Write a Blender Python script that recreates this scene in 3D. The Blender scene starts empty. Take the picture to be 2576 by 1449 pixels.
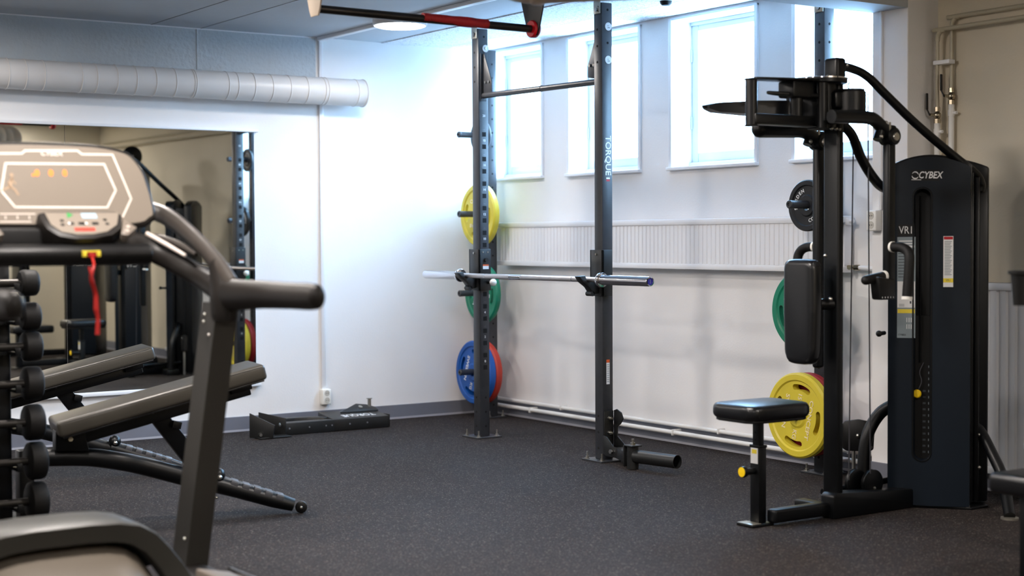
import bpy, bmesh, math, random
from mathutils import Vector, Matrix, Quaternion
random.seed(7)
PI = math.pi
scene = bpy.context.scene
COL = scene.collection

# ------------------------------------------------------------------ camera
W, H, F = 2576, 1449, 3860.0
YAW, PITCH, ROLL = [math.radians(a) for a in (34.2647, 1.8702, 0.2836)]
CAM = Vector((-5.639, -8.581, 1.162))
fw = Vector((math.sin(YAW) * math.cos(PITCH), math.cos(YAW) * math.cos(PITCH), -math.sin(PITCH)))
r0 = Vector((math.cos(YAW), -math.sin(YAW), 0))
d0 = fw.cross(r0)
rt = r0 * math.cos(ROLL) + d0 * math.sin(ROLL)
dn = d0 * math.cos(ROLL) - r0 * math.sin(ROLL)
cd = bpy.data.cameras.new('camera')
cam = bpy.data.objects.new('camera', cd)
COL.objects.link(cam)
cam.matrix_world = Matrix(((rt.x, -dn.x, -fw.x, CAM.x), (rt.y, -dn.y, -fw.y, CAM.y), (rt.z, -dn.z, -fw.z, CAM.z), (0, 0, 0, 1)))
cd.sensor_fit = 'HORIZONTAL'
cd.sensor_width = 36
cd.lens = F / W * 36
cd.clip_end = 200
cd.dof.use_dof = True
cd.dof.focus_distance = 7.6
cd.dof.aperture_fstop = 2.0
scene.camera = cam


def ray(px, py):
    return rt * ((px - W / 2) / F) + dn * ((py - H / 2) / F) + fw


def Xp(px, py, x):
    d = ray(px, py); return CAM + d * ((x - CAM.x) / d.x)


def Yp(px, py, y):
    d = ray(px, py); return CAM + d * ((y - CAM.y) / d.y)


def Zp(px, py, z):
    d = ray(px, py); return CAM + d * ((z - CAM.z) / d.z)


def V(*a):
    return Vector(a)


# --------------------------------------------------------------- materials
def lin(c):
    return tuple(((v / 255) / 12.92 if v <= 10 else (((v / 255) + 0.055) / 1.055) ** 2.4) for v in c) + (1,)


def mat(name, rgb, rough=0.5, metal=0.0, noise=None, bump=None, emit=None, spec=0.5, coat=0.0):
    """rgb in sRGB 0-255; noise=(scale, amount); bump=(scale, strength)"""
    m = bpy.data.materials.new(name); m.use_nodes = True
    nt = m.node_tree; b = nt.nodes['Principled BSDF']
    c = lin(rgb)
    b.inputs['Base Color'].default_value = c
    b.inputs['Roughness'].default_value = rough
    b.inputs['Metallic'].default_value = metal
    b.inputs['Specular IOR Level'].default_value = spec
    if coat:
        b.inputs['Coat Weight'].default_value = coat
        b.inputs['Coat Roughness'].default_value = 0.15
    tc = nt.nodes.new('ShaderNodeTexCoord')
    if noise:
        n = nt.nodes.new('ShaderNodeTexNoise'); n.inputs['Scale'].default_value = noise[0]
        n.inputs['Detail'].default_value = 4
        r = nt.nodes.new('ShaderNodeValToRGB')
        r.color_ramp.elements[0].position = 0.3; r.color_ramp.elements[1].position = 0.7
        a = noise[1]
        r.color_ramp.elements[0].color = tuple(v * (1 - a) for v in c[:3]) + (1,)
        r.color_ramp.elements[1].color = tuple(min(1, v * (1 + a)) for v in c[:3]) + (1,)
        nt.links.new(tc.outputs['Object'], n.inputs['Vector'])
        nt.links.new(n.outputs['Fac'], r.inputs['Fac'])
        nt.links.new(r.outputs['Color'], b.inputs['Base Color'])
    if bump:
        n2 = nt.nodes.new('ShaderNodeTexNoise'); n2.inputs['Scale'].default_value = bump[0]
        n2.inputs['Detail'].default_value = 3
        bp = nt.nodes.new('ShaderNodeBump'); bp.inputs['Strength'].default_value = bump[1]
        bp.inputs['Distance'].default_value = 0.01
        nt.links.new(tc.outputs['Object'], n2.inputs['Vector'])
        nt.links.new(n2.outputs['Fac'], bp.inputs['Height'])
        nt.links.new(bp.outputs['Normal'], b.inputs['Normal'])
    if emit:
        b.inputs['Emission Color'].default_value = lin(emit[0])
        b.inputs['Emission Strength'].default_value = emit[1]
    return m


M = {}
M['wall'] = mat('painted_wall', (238, 236, 235), 0.6, noise=(1.6, 0.03), bump=(90, 0.06))
M['wallrough'] = mat('painted_rough_plaster_shaded', (186, 193, 198), 0.6, noise=(2.0, 0.04), bump=(38, 0.6))  # darker than the wall below: weak light up there put into the colour
M['wallbeige'] = mat('painted_beige_wall', (208, 198, 177), 0.6, noise=(1.3, 0.04), bump=(70, 0.08))
M['slab'] = mat('painted_concrete_slab_shaded', (184, 189, 195), 0.7, noise=(1.5, 0.04), bump=(25, 0.12))  # tone lowered to stand in for light falling off across the ceiling
M['white'] = mat('white_paint', (236, 236, 238), 0.35)
M['frame'] = mat('white_window_paint', (206, 210, 216), 0.4)
M['duct'] = mat('painted_spiral_duct', (214, 212, 210), 0.4, noise=(3, 0.03))
M['ductbeige'] = mat('beige_painted_duct', (190, 172, 152), 0.5)
M['pipe'] = mat('white_painted_pipe', (228, 226, 222), 0.3)
M['pipebeige'] = mat('beige_painted_pipe', (176, 168, 146), 0.3)
M['skirt'] = mat('grey_vinyl_skirting', (112, 114, 124), 0.45, noise=(4, 0.05))
M['skirtlip'] = mat('pale_grey_vinyl_lip', (172, 172, 180), 0.4)
M['rack'] = mat('charcoal_powder_coat', (47, 49, 54), 0.38, noise=(30, 0.10), bump=(400, 0.05), spec=0.6)
M['rackdark'] = mat('black_powder_coat', (22, 23, 24), 0.42, bump=(300, 0.05))
M['hole'] = mat('dark_hole', (6, 6, 8), 0.9)
M['navy'] = mat('dark_navy_shroud', (9, 20, 31), 0.45, spec=0.3)
M['mach'] = mat('black_machine_paint', (7, 9, 12), 0.38, spec=0.35)
M['black'] = mat('black_plastic', (11, 11, 12), 0.45, spec=0.35)
M['rubber'] = mat('black_rubber', (14, 13, 13), 0.6, bump=(200, 0.1), spec=0.3)
M['vinyl'] = mat('black_vinyl', (15, 16, 19), 0.3, bump=(260, 0.04), spec=0.5)
M['benchvinyl'] = mat('grey_black_vinyl', (62, 59, 53), 0.34, bump=(220, 0.05), spec=0.6)
M['chrome'] = mat('polished_chrome', (225, 225, 230), 0.12, 1.0)
M['knurl'] = mat('knurled_steel', (205, 200, 200), 0.32, 1.0, bump=(900, 0.2))
M['zinc'] = mat('zinc_bolt', (190, 188, 182), 0.3, 1.0)
M['brass'] = mat('nickel_valve', (170, 160, 140), 0.28, 1.0)
M['yellow'] = mat('yellow_rubber', (216, 197, 58), 0.42, noise=(9, 0.06))
M['green'] = mat('green_rubber', (14, 122, 92), 0.45, noise=(9, 0.06))
M['blue'] = mat('blue_rubber', (10, 84, 168), 0.45, noise=(9, 0.06))
M['red'] = mat('red_rubber', (178, 50, 34), 0.5, noise=(9, 0.06))
M['platered'] = mat('dark_red_rubber', (140, 20, 26), 0.5)
M['plateblack'] = mat('black_cast_plate', (24, 25, 28), 0.4, noise=(12, 0.1))
M['letter'] = mat('white_lettering', (236, 236, 236), 0.5)
M['letteryel'] = mat('cream_lettering', (240, 226, 186), 0.5)
M['redtape'] = mat('red_grip_tape', (150, 10, 18), 0.5, bump=(120, 0.25))
M['redcap'] = mat('red_plastic', (176, 10, 26), 0.35)
M['barblack'] = mat('black_bar_paint', (24, 22, 20), 0.3)
M['greytop'] = mat('satin_grey_paint', (110, 112, 118), 0.4)
M['ylabel'] = mat('yellow_label', (228, 205, 60), 0.5)
M['ybutton'] = mat('yellow_plastic', (240, 200, 20), 0.35)
M['orange'] = mat('orange_label', (214, 92, 40), 0.5)
M['paper'] = mat('white_label', (225, 225, 225), 0.5)
M['placard'] = mat('grey_placard', (128, 140, 146), 0.45)
M['placardline'] = mat('dark_print', (60, 66, 72), 0.5)
M['mirror'] = mat('mirror_glass', (236, 240, 238), 0.0, 1.0)
M['tmgrey'] = mat('bronze_grey_plastic', (122, 112, 102), 0.38, noise=(60, 0.04), spec=0.5)
M['tmdark'] = mat('dark_bronze_plastic', (32, 29, 27), 0.45, spec=0.35)
M['tmface'] = mat('console_face', (138, 128, 117), 0.36, spec=0.5)
M['tmarm'] = mat('bronze_arm_plastic', (66, 61, 57), 0.4, spec=0.5)
M['tmstrip'] = mat('satin_strip_painted_highlight', (226, 214, 204), 0.3)  # bright highlight on the chrome inlay, painted in as a pale tone
M['tmup'] = mat('grey_metallic_upright', (72, 70, 66), 0.42, 0.25)
M['tmline'] = mat('white_console_line', (240, 228, 218), 0.4)
M['tmhood'] = mat('hood_plastic', (62, 61, 57), 0.4, spec=0.5)
M['tmhood2'] = mat('hood_shield', (112, 104, 94), 0.4, spec=0.5)
M['led'] = mat('orange_led', (255, 120, 20), 0.5, emit=((255, 110, 20), 0.9))
M['darksteel'] = mat('dark_steel', (58, 56, 54), 0.35, 0.8)
M['gripplate'] = mat('grey_rubber_grip', (74, 75, 80), 0.4, spec=0.6)
M['lcd'] = mat('lcd_screen', (150, 175, 190), 0.3, emit=((140, 175, 195), 0.35))
M['gbtn'] = mat('green_button', (60, 150, 80), 0.4)
M['rbtn'] = mat('red_button', (214, 60, 46), 0.4)
M['cord'] = mat('red_cord', (160, 22, 16), 0.5)
M['sock'] = mat('white_socket_plastic', (238, 236, 230), 0.3)
M['sockin'] = mat('socket_recess', (196, 192, 182), 0.5)
M['lamp'] = mat('lamp_diffuser', (250, 250, 250), 0.5, emit=((255, 246, 232), 7))
M['lampring'] = mat('lamp_housing', (226, 222, 220), 0.4)
M['brick'] = mat('cream_painted_block', (214, 196, 140), 0.6)
M['steelplate'] = mat('galvanised_plate', (176, 172, 160), 0.35, 0.8)
M['cable'] = mat('grey_cable', (80, 80, 86), 0.4)
M['lever'] = mat('black_lever', (20, 18, 18), 0.4)


def floor_material():
    m = bpy.data.materials.new('speckled_rubber_floor'); m.use_nodes = True
    nt = m.node_tree; b = nt.nodes['Principled BSDF']
    tc = nt.nodes.new('ShaderNodeTexCoord')
    vo = nt.nodes.new('ShaderNodeTexVoronoi'); vo.inputs['Scale'].default_value = 210
    sx = nt.nodes.new('ShaderNodeSeparateColor')
    rp = nt.nodes.new('ShaderNodeValToRGB'); rp.color_ramp.interpolation = 'CONSTANT'
    e = rp.color_ramp.elements
    e[0].position = 0; e[0].color = lin((30, 26, 25))
    e[1].position = 0.45; e[1].color = lin((38, 33, 31))
    for pos, c in ((0.74, (50, 43, 41)), (0.88, (66, 60, 57)), (0.955, (94, 87, 82)), (0.985, (76, 55, 52))):
        k = e.new(pos); k.color = lin(c)
    nz = nt.nodes.new('ShaderNodeTexNoise'); nz.inputs['Scale'].default_value = 1.3
    nz.inputs['Detail'].default_value = 3
    mp = nt.nodes.new('ShaderNodeMapRange'); mp.inputs['To Min'].default_value = 0.82; mp.inputs['To Max'].default_value = 1.18
    mx = nt.nodes.new('ShaderNodeMix'); mx.data_type = 'RGBA'; mx.blend_type = 'MULTIPLY'; mx.inputs['Factor'].default_value = 1
    L = nt.links.new
    L(tc.outputs['Object'], vo.inputs['Vector']); L(vo.outputs['Color'], sx.inputs['Color'])
    L(sx.outputs['Red'], rp.inputs['Fac']); L(tc.outputs['Object'], nz.inputs['Vector'])
    L(nz.outputs['Fac'], mp.inputs['Value']); L(rp.outputs['Color'], mx.inputs['A']); L(mp.outputs['Result'], mx.inputs['B'])
    L(mx.outputs['Result'], b.inputs['Base Color'])
    bp = nt.nodes.new('ShaderNodeBump'); bp.inputs['Strength'].default_value = 0.25; bp.inputs['Distance'].default_value = 0.004
    L(vo.outputs['Distance'], bp.inputs['Height']); L(bp.outputs['Normal'], b.inputs['Normal'])
    b.inputs['Roughness'].default_value = 0.85
    b.inputs['Specular IOR Level'].default_value = 0.2
    return m


def tile_material():
    m = bpy.data.materials.new('wood_wool_ceiling_tile'); m.use_nodes = True
    nt = m.node_tree; b = nt.nodes['Principled BSDF']; L = nt.links.new
    tc = nt.nodes.new('ShaderNodeTexCoord')
    n = nt.nodes.new('ShaderNodeTexNoise'); n.inputs['Scale'].default_value = 85; n.inputs['Detail'].default_value = 6
    n.inputs['Distortion'].default_value = 1.5
    r = nt.nodes.new('ShaderNodeValToRGB')
    r.color_ramp.elements[0].position = 0.36; r.color_ramp.elements[0].color = lin((150, 152, 160))
    r.color_ramp.elements[1].position = 0.5; r.color_ramp.elements[1].color = lin((226, 227, 230))
    L(tc.outputs['Object'], n.inputs['Vector']); L(n.outputs['Fac'], r.inputs['Fac']); L(r.outputs['Color'], b.inputs['Base Color'])
    bp = nt.nodes.new('ShaderNodeBump'); bp.inputs['Strength'].default_value = 0.5; bp.inputs['Distance'].default_value = 0.004
    L(n.outputs['Fac'], bp.inputs['Height']); L(bp.outputs['Normal'], b.inputs['Normal'])
    b.inputs['Roughness'].default_value = 0.8
    return m


def glass_material():
    m = bpy.data.materials.new('window_glass'); m.use_nodes = True
    nt = m.node_tree; b = nt.nodes['Principled BSDF']
    b.inputs['Base Color'].default_value = (1, 1, 1, 1)
    b.inputs['Roughness'].default_value = 0.0
    b.inputs['IOR'].default_value = 1.01
    b.inputs['Transmission Weight'].default_value = 1.0
    return m


M['floor'] = floor_material()
M['tile'] = tile_material()
M['glass'] = glass_material()


# ------------------------------------------------------------ mesh builder
def rotz(a):
    return Matrix.Rotation(a, 3, 'Z')


def frame_to(axis, up=None):
    """3x3 whose Z column is axis"""
    z = Vector(axis).normalized()
    u = Vector(up) if up else (Vector((0, 0, 1)) if abs(z.z) < 0.95 else Vector((0, 1, 0)))
    x = u.cross(z)
    if x.length < 1e-6:
        x = Vector((1, 0, 0))
    x.normalize(); y = z.cross(x)
    return Matrix((x, y, z)).transposed()


class MB:
    def __init__(s, mat_):
        s.v = []; s.f = []; s.mi = []; s.mats = [mat_]; s.cur = 0

    def use(s, m):
        if m not in s.mats:
            s.mats.append(m)
        s.cur = s.mats.index(m); return s

    def add(s, vs, fs):
        o = len(s.v); s.v += [Vector(p) for p in vs]
        for f in fs:
            s.f.append([o + i for i in f]); s.mi.append(s.cur)
        return s

    def bm(s, b, mx=None, off=None):
        b.verts.index_update()
        vs = []
        for v in b.verts:
            p = v.co.copy()
            if mx: p = mx @ p
            if off: p = p + off
            vs.append(p)
        s.add(vs, [[v.index for v in f.verts] for f in b.faces]); b.free(); return s

    def box(s, c, size, rot=None, bev=0.0, seg=2):
        b = bmesh.new(); bmesh.ops.create_cube(b, size=1)
        for v in b.verts:
            v.co = Vector((v.co.x * size[0], v.co.y * size[1], v.co.z * size[2]))
        if bev > 0:
            bmesh.ops.bevel(b, geom=list(b.edges), offset=min(bev, 0.49 * min(size)), segments=seg, affect='EDGES', profile=0.5)
        return s.bm(b, rot, Vector(c))

    def bb(s, a, b, bev=0.0, seg=2):
        a = Vector(a); b = Vector(b)
        return s.box((a + b) / 2, [abs(b[i] - a[i]) for i in range(3)], None, bev, seg)

    def bar(s, p0, p1, w, h, bev=0.0, up=None, seg=2):
        """box from p0 to p1; w across (horizontal), h the other way"""
        p0 = Vector(p0); p1 = Vector(p1); R = frame_to(p1 - p0, up)
        return s.box((p0 + p1) / 2, (w, h, (p1 - p0).length), R, bev, seg)

    def cyl(s, p0, p1, r, r1=None, n=20, caps=True):
        p0 = Vector(p0); p1 = Vector(p1); R = frame_to(p1 - p0); r1 = r if r1 is None else r1
        vs = []
        for p, q in ((p0, r), (p1, r1)):
            for i in range(n):
                a = 2 * PI * i / n; vs.append(p + R @ Vector((q * math.cos(a), q * math.sin(a), 0)))
        fs = [[i, (i + 1) % n, n + (i + 1) % n, n + i] for i in range(n)]
        if caps:
            fs += [list(range(n))[::-1], list(range(n, 2 * n))]
        return s.add(vs, fs)

    def lathe(s, p0, axis, prof, n=32, closed=False):
        """prof = [(r, t)] along axis from p0"""
        p0 = Vector(p0); R = frame_to(axis); vs = []; k = len(prof)
        for r, t in prof:
            for i in range(n):
                a = 2 * PI * i / n; vs.append(p0 + R @ Vector((r * math.cos(a), r * math.sin(a), t)))
        fs = []
        for j in range(k - 1 if not closed else k):
            j2 = (j + 1) % k
            for i in range(n):
                fs.append([j * n + i, j * n + (i + 1) % n, j2 * n + (i + 1) % n, j2 * n + i])
        if not closed:
            if prof[0][0] > 1e-5: fs.append(list(range(n))[::-1])
            if prof[-1][0] > 1e-5: fs.append([(k - 1) * n + i for i in range(n)])
        return s.add(vs, fs)

    def ball(s, c, r, n=12, sc=(1, 1, 1)):
        b = bmesh.new(); bmesh.ops.create_uvsphere(b, u_segments=n, v_segments=max(6, n // 2), radius=r)
        for v in b.verts:
            v.co = Vector((v.co.x * sc[0], v.co.y * sc[1], v.co.z * sc[2]))
        return s.bm(b, None, Vector(c))

    def tube(s, pts, r, n=14, sub=6, smooth=True, flat=None, up=None):
        """swept tube through pts (Catmull-Rom); r number or list; flat=(a,b) elliptical factors"""
        P = [Vector(p) for p in pts]
        rs = list(r) if isinstance(r, (list, tuple)) else [r] * len(P)
        if smooth and len(P) > 2:
            Q = []; RS = []
            for i in range(len(P) - 1):
                a = P[i - 1] if i else P[0] * 2 - P[1]
                b, c = P[i], P[i + 1]
                d = P[i + 2] if i + 2 < len(P) else P[-1] * 2 - P[-2]
                for k in range(sub):
                    t = k / sub
                    Q.append(0.5 * (2 * b + (c - a) * t + (2 * a - 5 * b + 4 * c - d) * t * t + (3 * b - a - 3 * c + d) * t ** 3))
                    RS.append(rs[i] * (1 - t) + rs[i + 1] * t)
            Q.append(P[-1]); RS.append(rs[-1]); P, rs = Q, RS
        vs = []; fs = []
        u = Vector(up) if up else None
        prev = None
        for i, p in enumerate(P):
            t = (P[min(i + 1, len(P) - 1)] - P[max(i - 1, 0)]).normalized()
            if prev is None:
                R = frame_to(t, u); xa = R.col[0]
            else:
                xa = prev - t * prev.dot(t)
            if u is not None:
                xa = u.cross(t)
            xa = xa.normalized(); prev = xa; ya = t.cross(xa)
            fa, fb = flat if flat else (1, 1)
            for k in range(n):
                a = 2 * PI * k / n
                vs.append(p + xa * (rs[i] * fa * math.cos(a)) + ya * (rs[i] * fb * math.sin(a)))
        m = len(P)
        for j in range(m - 1):
            for i in range(n):
                fs.append([j * n + i, j * n + (i + 1) % n, (j + 1) * n + (i + 1) % n, (j + 1) * n + i])
        fs += [list(range(n))[::-1], [(m - 1) * n + i for i in range(n)]]
        return s.add(vs, fs)

    def prism(s, pts, ext, bev=0.0, seg=2):
        """planar polygon (3D points) extruded by vector ext, optional bevel"""
        b = bmesh.new(); e = Vector(ext)
        vs = [b.verts.new(Vector(p)) for p in pts]; f = b.faces.new(vs)
        r = bmesh.ops.extrude_face_region(b, geom=[f])
        for v in [g for g in r['geom'] if isinstance(g, bmesh.types.BMVert)]:
            v.co += e
        bmesh.ops.recalc_face_normals(b, faces=list(b.faces))
        if bev > 0:
            bmesh.ops.bevel(b, geom=list(b.edges), offset=bev, segments=seg, affect='EDGES', profile=0.5)
        return s.bm(b)

    def loft(s, rings, caps=True):
        n = len(rings[0]); vs = [p for r in rings for p in r]; fs = []
        for j in range(len(rings) - 1):
            for i in range(n):
                fs.append([j * n + i, j * n + (i + 1) % n, (j + 1) * n + (i + 1) % n, (j + 1) * n + i])
        if caps:
            fs += [list(range(n))[::-1], [(len(rings) - 1) * n + i for i in range(n)]]
        return s.add(vs, fs)

    def text(s, txt, origin, xdir, ydir, size, depth=0.001, align='CENTER', shear=0.0, sx=1.0, bold=0.0):
        """solid lettering on the plane spanned by xdir (reading direction) and ydir (letter up)"""
        cu = bpy.data.curves.new('tmp', 'FONT'); cu.body = txt; cu.size = 1; cu.align_x = align; cu.align_y = 'CENTER'
        cu.extrude = 0.5; cu.shear = shear; cu.offset = bold; cu.resolution_u = 3
        ob = bpy.data.objects.new('tmp', cu); COL.objects.link(ob)
        dg = bpy.context.evaluated_depsgraph_get()
        me = bpy.data.meshes.new_from_object(ob.evaluated_get(dg))
        X = Vector(xdir).normalized(); Y = Vector(ydir).normalized(); Z = X.cross(Y); o = Vector(origin)
        vs = [o + X * (v.co.x * size * sx) + Y * (v.co.y * size) + Z * ((v.co.z + 0.5) * depth) for v in me.vertices]
        s.add(vs, [list(p.vertices) for p in me.polygons])
        bpy.data.objects.remove(ob); bpy.data.curves.remove(cu); bpy.data.meshes.remove(me)
        return s

    def make(s, name, parent=None, origin=None, smooth=True, ang=38):
        """link as ONE object; vertices are world coordinates, stored relative to the root's location"""
        root = parent
        while root is not None and root.parent is not None:
            root = root.parent
        o = Vector(origin) if origin is not None else (root.location.copy() if root is not None else Vector((0, 0, 0)))
        me = bpy.data.meshes.new(name)
        me.from_pydata([p - o for p in s.v], [], s.f)
        for m in s.mats: me.materials.append(m)
        me.polygons.foreach_set('material_index', s.mi)
        b = bmesh.new(); b.from_mesh(me); bmesh.ops.recalc_face_normals(b, faces=list(b.faces)); b.to_mesh(me); b.free()
        if smooth:
            me.polygons.foreach_set('use_smooth', [True] * len(me.polygons))
            me.set_sharp_from_angle(angle=math.radians(ang))
        me.update()
        ob = bpy.data.objects.new(name, me); COL.objects.link(ob)
        if parent is not None:
            ob.parent = parent
        else:
            ob.location = o
        return ob


def tag(o, label, cat, group=None, kind=None):
    o['label'] = label; o['category'] = cat
    if group: o['group'] = group
    if kind: o['kind'] = kind
    return o


def empty(name, loc, label, cat, group=None):
    o = bpy.data.objects.new(name, None); COL.objects.link(o); o.location = loc
    o.empty_display_size = 0.1
    return tag(o, label, cat, group)


def structure(o):
    o['kind'] = 'structure'; return o


def copy_tree(root, loc, rz=0.0):
    r = root.copy(); COL.objects.link(r); r.location = loc; r.rotation_euler = (0, 0, rz)
    for ch in list(root.children):
        c = ch.copy(); COL.objects.link(c); c.parent = r
        for g in list(ch.children):
            d = g.copy(); COL.objects.link(d); d.parent = c
    return r


def cut(mb, cutters):
    """boolean: remove cutter builders from mb (returns new builder with one material list)"""
    def tmp(b):
        me = bpy.data.meshes.new('tmp'); me.from_pydata(b.v, [], b.f)
        for m in b.mats: me.materials.append(m)
        me.polygons.foreach_set('material_index', b.mi)
        x = bmesh.new(); x.from_mesh(me); bmesh.ops.recalc_face_normals(x, faces=list(x.faces)); x.to_mesh(me); x.free()
        o = bpy.data.objects.new('tmp', me); COL.objects.link(o); return o
    a = tmp(mb); cs = [tmp(c) for c in cutters]
    for c in cs:
        md = a.modifiers.new('b', 'BOOLEAN'); md.operation = 'DIFFERENCE'; md.object = c; md.solver = 'EXACT'
    dg = bpy.context.evaluated_depsgraph_get()
    me = bpy.data.meshes.new_from_object(a.evaluated_get(dg))
    out = MB(mb.mats[0]); out.mats = list(mb.mats)
    out.v = [v.co.copy() for v in me.vertices]; out.f = [list(p.vertices) for p in me.polygons]
    out.mi = [min(p.material_index, len(out.mats) - 1) for p in me.polygons]
    for o in [a] + cs:
        d = o.data; bpy.data.objects.remove(o); bpy.data.meshes.remove(d)
    bpy.data.meshes.remove(me)
    return out
LAMP_E, SKY_E, EXPO = [6, 6.5, 15, 17, 18, 17, 18, 17, 24], 21, 1.33

# ------------------------------------------------------------------- room
CH = 2.41          # ceiling height
XW2 = 0.087        # wall plane beyond the pillar
PYA, PYB, PXF = -3.52, -3.735, -0.122   # pillar
_g = M['glass'].node_tree; _g.nodes.clear()
_o = _g.nodes.new('ShaderNodeOutputMaterial'); _mx = _g.nodes.new('ShaderNodeMixShader'); _t = _g.nodes.new('ShaderNodeBsdfTransparent')
_gl = _g.nodes.new('ShaderNodeBsdfGlossy'); _gl.inputs['Roughness'].default_value = 0.02
_mx.inputs[0].default_value = 0.04
_g.links.new(_t.outputs[0], _mx.inputs[1]); _g.links.new(_gl.outputs[0], _mx.inputs[2]); _g.links.new(_mx.outputs[0], _o.inputs[0])

structure(MB(M['floor']).bb((-9.2, 0.1, -0.1), (0.35, -11.6, 0)).make('floor', smooth=False))

# ceiling: painted slab, wood-wool tiles by the windows, joints
c = MB(M['slab']).bb((-9.2, 0.1, CH), (0.35, -11.6, CH + 0.12))
c.use(M['tile'])
for a, b in ((-0.79, -0.336), (-0.331, -0.114), (-0.109, 0.0)):
    c.bb((a, 0, CH - 0.006), (b, PYA, CH + 0.01))
c.use(M['greytop'])
for q in ((480, 30), (620, 38)):
    x = Zp(q[0], q[1], CH).x
    c.bb((x - 0.004, 0, CH - 0.0015), (x + 0.004, -7.4, CH + 0.01))
structure(c.make('ceiling', smooth=False))

w = MB(M['wall']).bb((-9.2, 0.15, 0), (0.35, 0, CH))
w.use(M['wallrough']).bb((-9.2, 0.02, 2.125), (-1.262, -0.005, CH))
w.use(M['white']).bb((-9.0, 0, CH - 0.007), (-1.26, -0.010, CH)).use(M['wallrough'])
jx = Yp(495, 115, 0).x
w.bb((jx - 0.006, 0, 2.13), (jx + 0.006, -0.009, CH), 0.003)
for a, b in ((300, 470), (500, 620)):
    w.bb((Yp(a, 145, 0).x, 0, 2.128), (Yp(b, 150, 0).x, -0.008, 2.136), 0.002)
structure(w.make('wall_back', smooth=False))

# window wall with four openings, then the wall beyond the pillar
WZ0, WZ1 = 1.555, 2.378
OPEN = [(-0.035, -0.654), (-0.942, -1.627), (-1.915, -2.600), (-2.889, -3.515)]
w = MB(M['wall'])
w.bb((0, 0.1, 0), (0.3, PYB, WZ0)).bb((0, 0.1, WZ1), (0.3, PYB, CH))
edges = [0.1] + [e for o in OPEN for e in o] + [PYB]
for i in range(0, len(edges), 2):
    w.bb((0, edges[i], WZ0), (0.3, edges[i + 1], WZ1))
structure(w.make('wall_right', smooth=False))
structure(MB(M['wallbeige']).bb((XW2, PYB, 0), (0.35, -7.6, CH)).make('wall_east', smooth=False))
p = MB(M['wall']).bb((PXF, PYA, 0), (0.1, PYB, CH), 0.004)
structure(p.make('wall_pillar', smooth=False))
b = MB(M['slab']).bb((-9.0, PYA, 2.215), (PXF + 0.0, PYB, CH))
structure(b.make('trim_1', smooth=False))
structure(MB(M['wallbeige']).bb((0.35, -7.5, 0), (-2.9, -7.65, CH)).make('wall_front', smooth=False))
structure(MB(M['wallbeige']).bb((-9.2, -11.5, 0), (0.35, -11.65, CH)).make('wall_far', smooth=False))
structure(MB(M['wallbeige']).bb((-9.05, 0, 0), (-9.2, -11.6, CH)).make('wall_left', smooth=False))
structure(MB(M['wallbeige']).bb((-2.75, -7.65, 0), (-2.9, -11.5, CH)).make('wall_side', smooth=False))

# skirtings
def skirt(name, a, b, dx, dy):
    m = MB(M['skirt']); m.bb(a + (0.012,), (b[0] + dx, b[1] + dy, 0.09), 0.002)
    m.use(M['skirtlip']).bb(a + (0,), (b[0] + dx * 1.25, b[1] + dy * 1.25, 0.012))
    structure(m.make(name, smooth=False))
skirt('baseboard_back', (-9.05, 0), (-0.0, 0), 0, -0.012)
skirt('baseboard_right', (0, -0.015), (0, PYA), -0.012, 0)
skirt('baseboard_pillar', (PXF, PYA), (PXF, PYB), -0.012, 0)
skirt('baseboard_front', (XW2, PYB), (XW2, -7.5), -0.012, 0)

# windows
for i, (a, b) in enumerate(OPEN):
    o = MB(M['frame'])
    xf0, xf1 = 0.147, 0.20
    st = 0.055
    zb, zt = WZ0, WZ1
    o.bb((xf0, a, zb), (xf1, a - st, zt), 0.006).bb((xf0, b + st, zb), (xf1, b, zt), 0.006)
    o.bb((xf0, a - st, zb), (xf1, b + st, zb + 0.085), 0.006).bb((xf0, a - st, zt - 0.052), (xf1, b + st, zt), 0.006)
    o.bb((xf0 - 0.022, a, zb), (xf0, b, zb + 0.03), 0.003)                       # bottom rebate
    o.bb((xf0 - 0.012, a, zt - 0.02), (xf0, b, zt), 0.002)
    for hz in (0.22, 0.6):                                                        # hinges on the far stile
        o.cyl((xf0 - 0.005, a - 0.006, zb + hz), (xf0 - 0.005, a - 0.006, zb + hz + 0.07), 0.006, n=10)
    win = structure(o.make('window_%d' % (i + 1)))
    MB(M['glass']).bb((0.168, a - st, zb + 0.085), (0.172, b + st, zt - 0.052)).make('pane', win)
    t = MB(M['white'])
    t.bb((-0.012, min(a + 0.02, -0.016), zb - 0.005), (0.002, a - 0.006, zt + 0.012), 0.002)
    t.bb((-0.012, b + 0.006, zb - 0.005), (0.002, max(b - 0.018, PYA), zt + 0.012), 0.002)
    t.bb((-0.010, min(a + 0.02, -0.016), zt), (0.002, max(b - 0.018, PYA), zt + 0.012), 0.002)
    t.make('casing', win)
    MB(M['white']).bb((-0.03, min(a + 0.022, -0.016), zb - 0.018), (0.147, max(b - 0.02, PYA), zb), 0.003).make('sill', win)

# electrical trunking on back wall and ceiling
cx = -1.228
m = MB(M['white']).bb((cx - 0.014, 0, 0.215), (cx + 0.014, -0.016, CH), 0.003)
tag(m.make('cable_trunking'), 'thin white cable trunking running down back wall to the double socket', 'cable trunking')
m = MB(M['white']).bb((cx - 0.03, -0.016, CH - 0.022), (cx + 0.016, -0.80, CH), 0.004).bb((cx - 0.03, -1.11, CH - 0.022), (cx + 0.016, PYA, CH), 0.004)
tag(m.make('ceiling_trunking'), 'thin white cable trunking running along ceiling past the round lamp', 'cable trunking')

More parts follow.
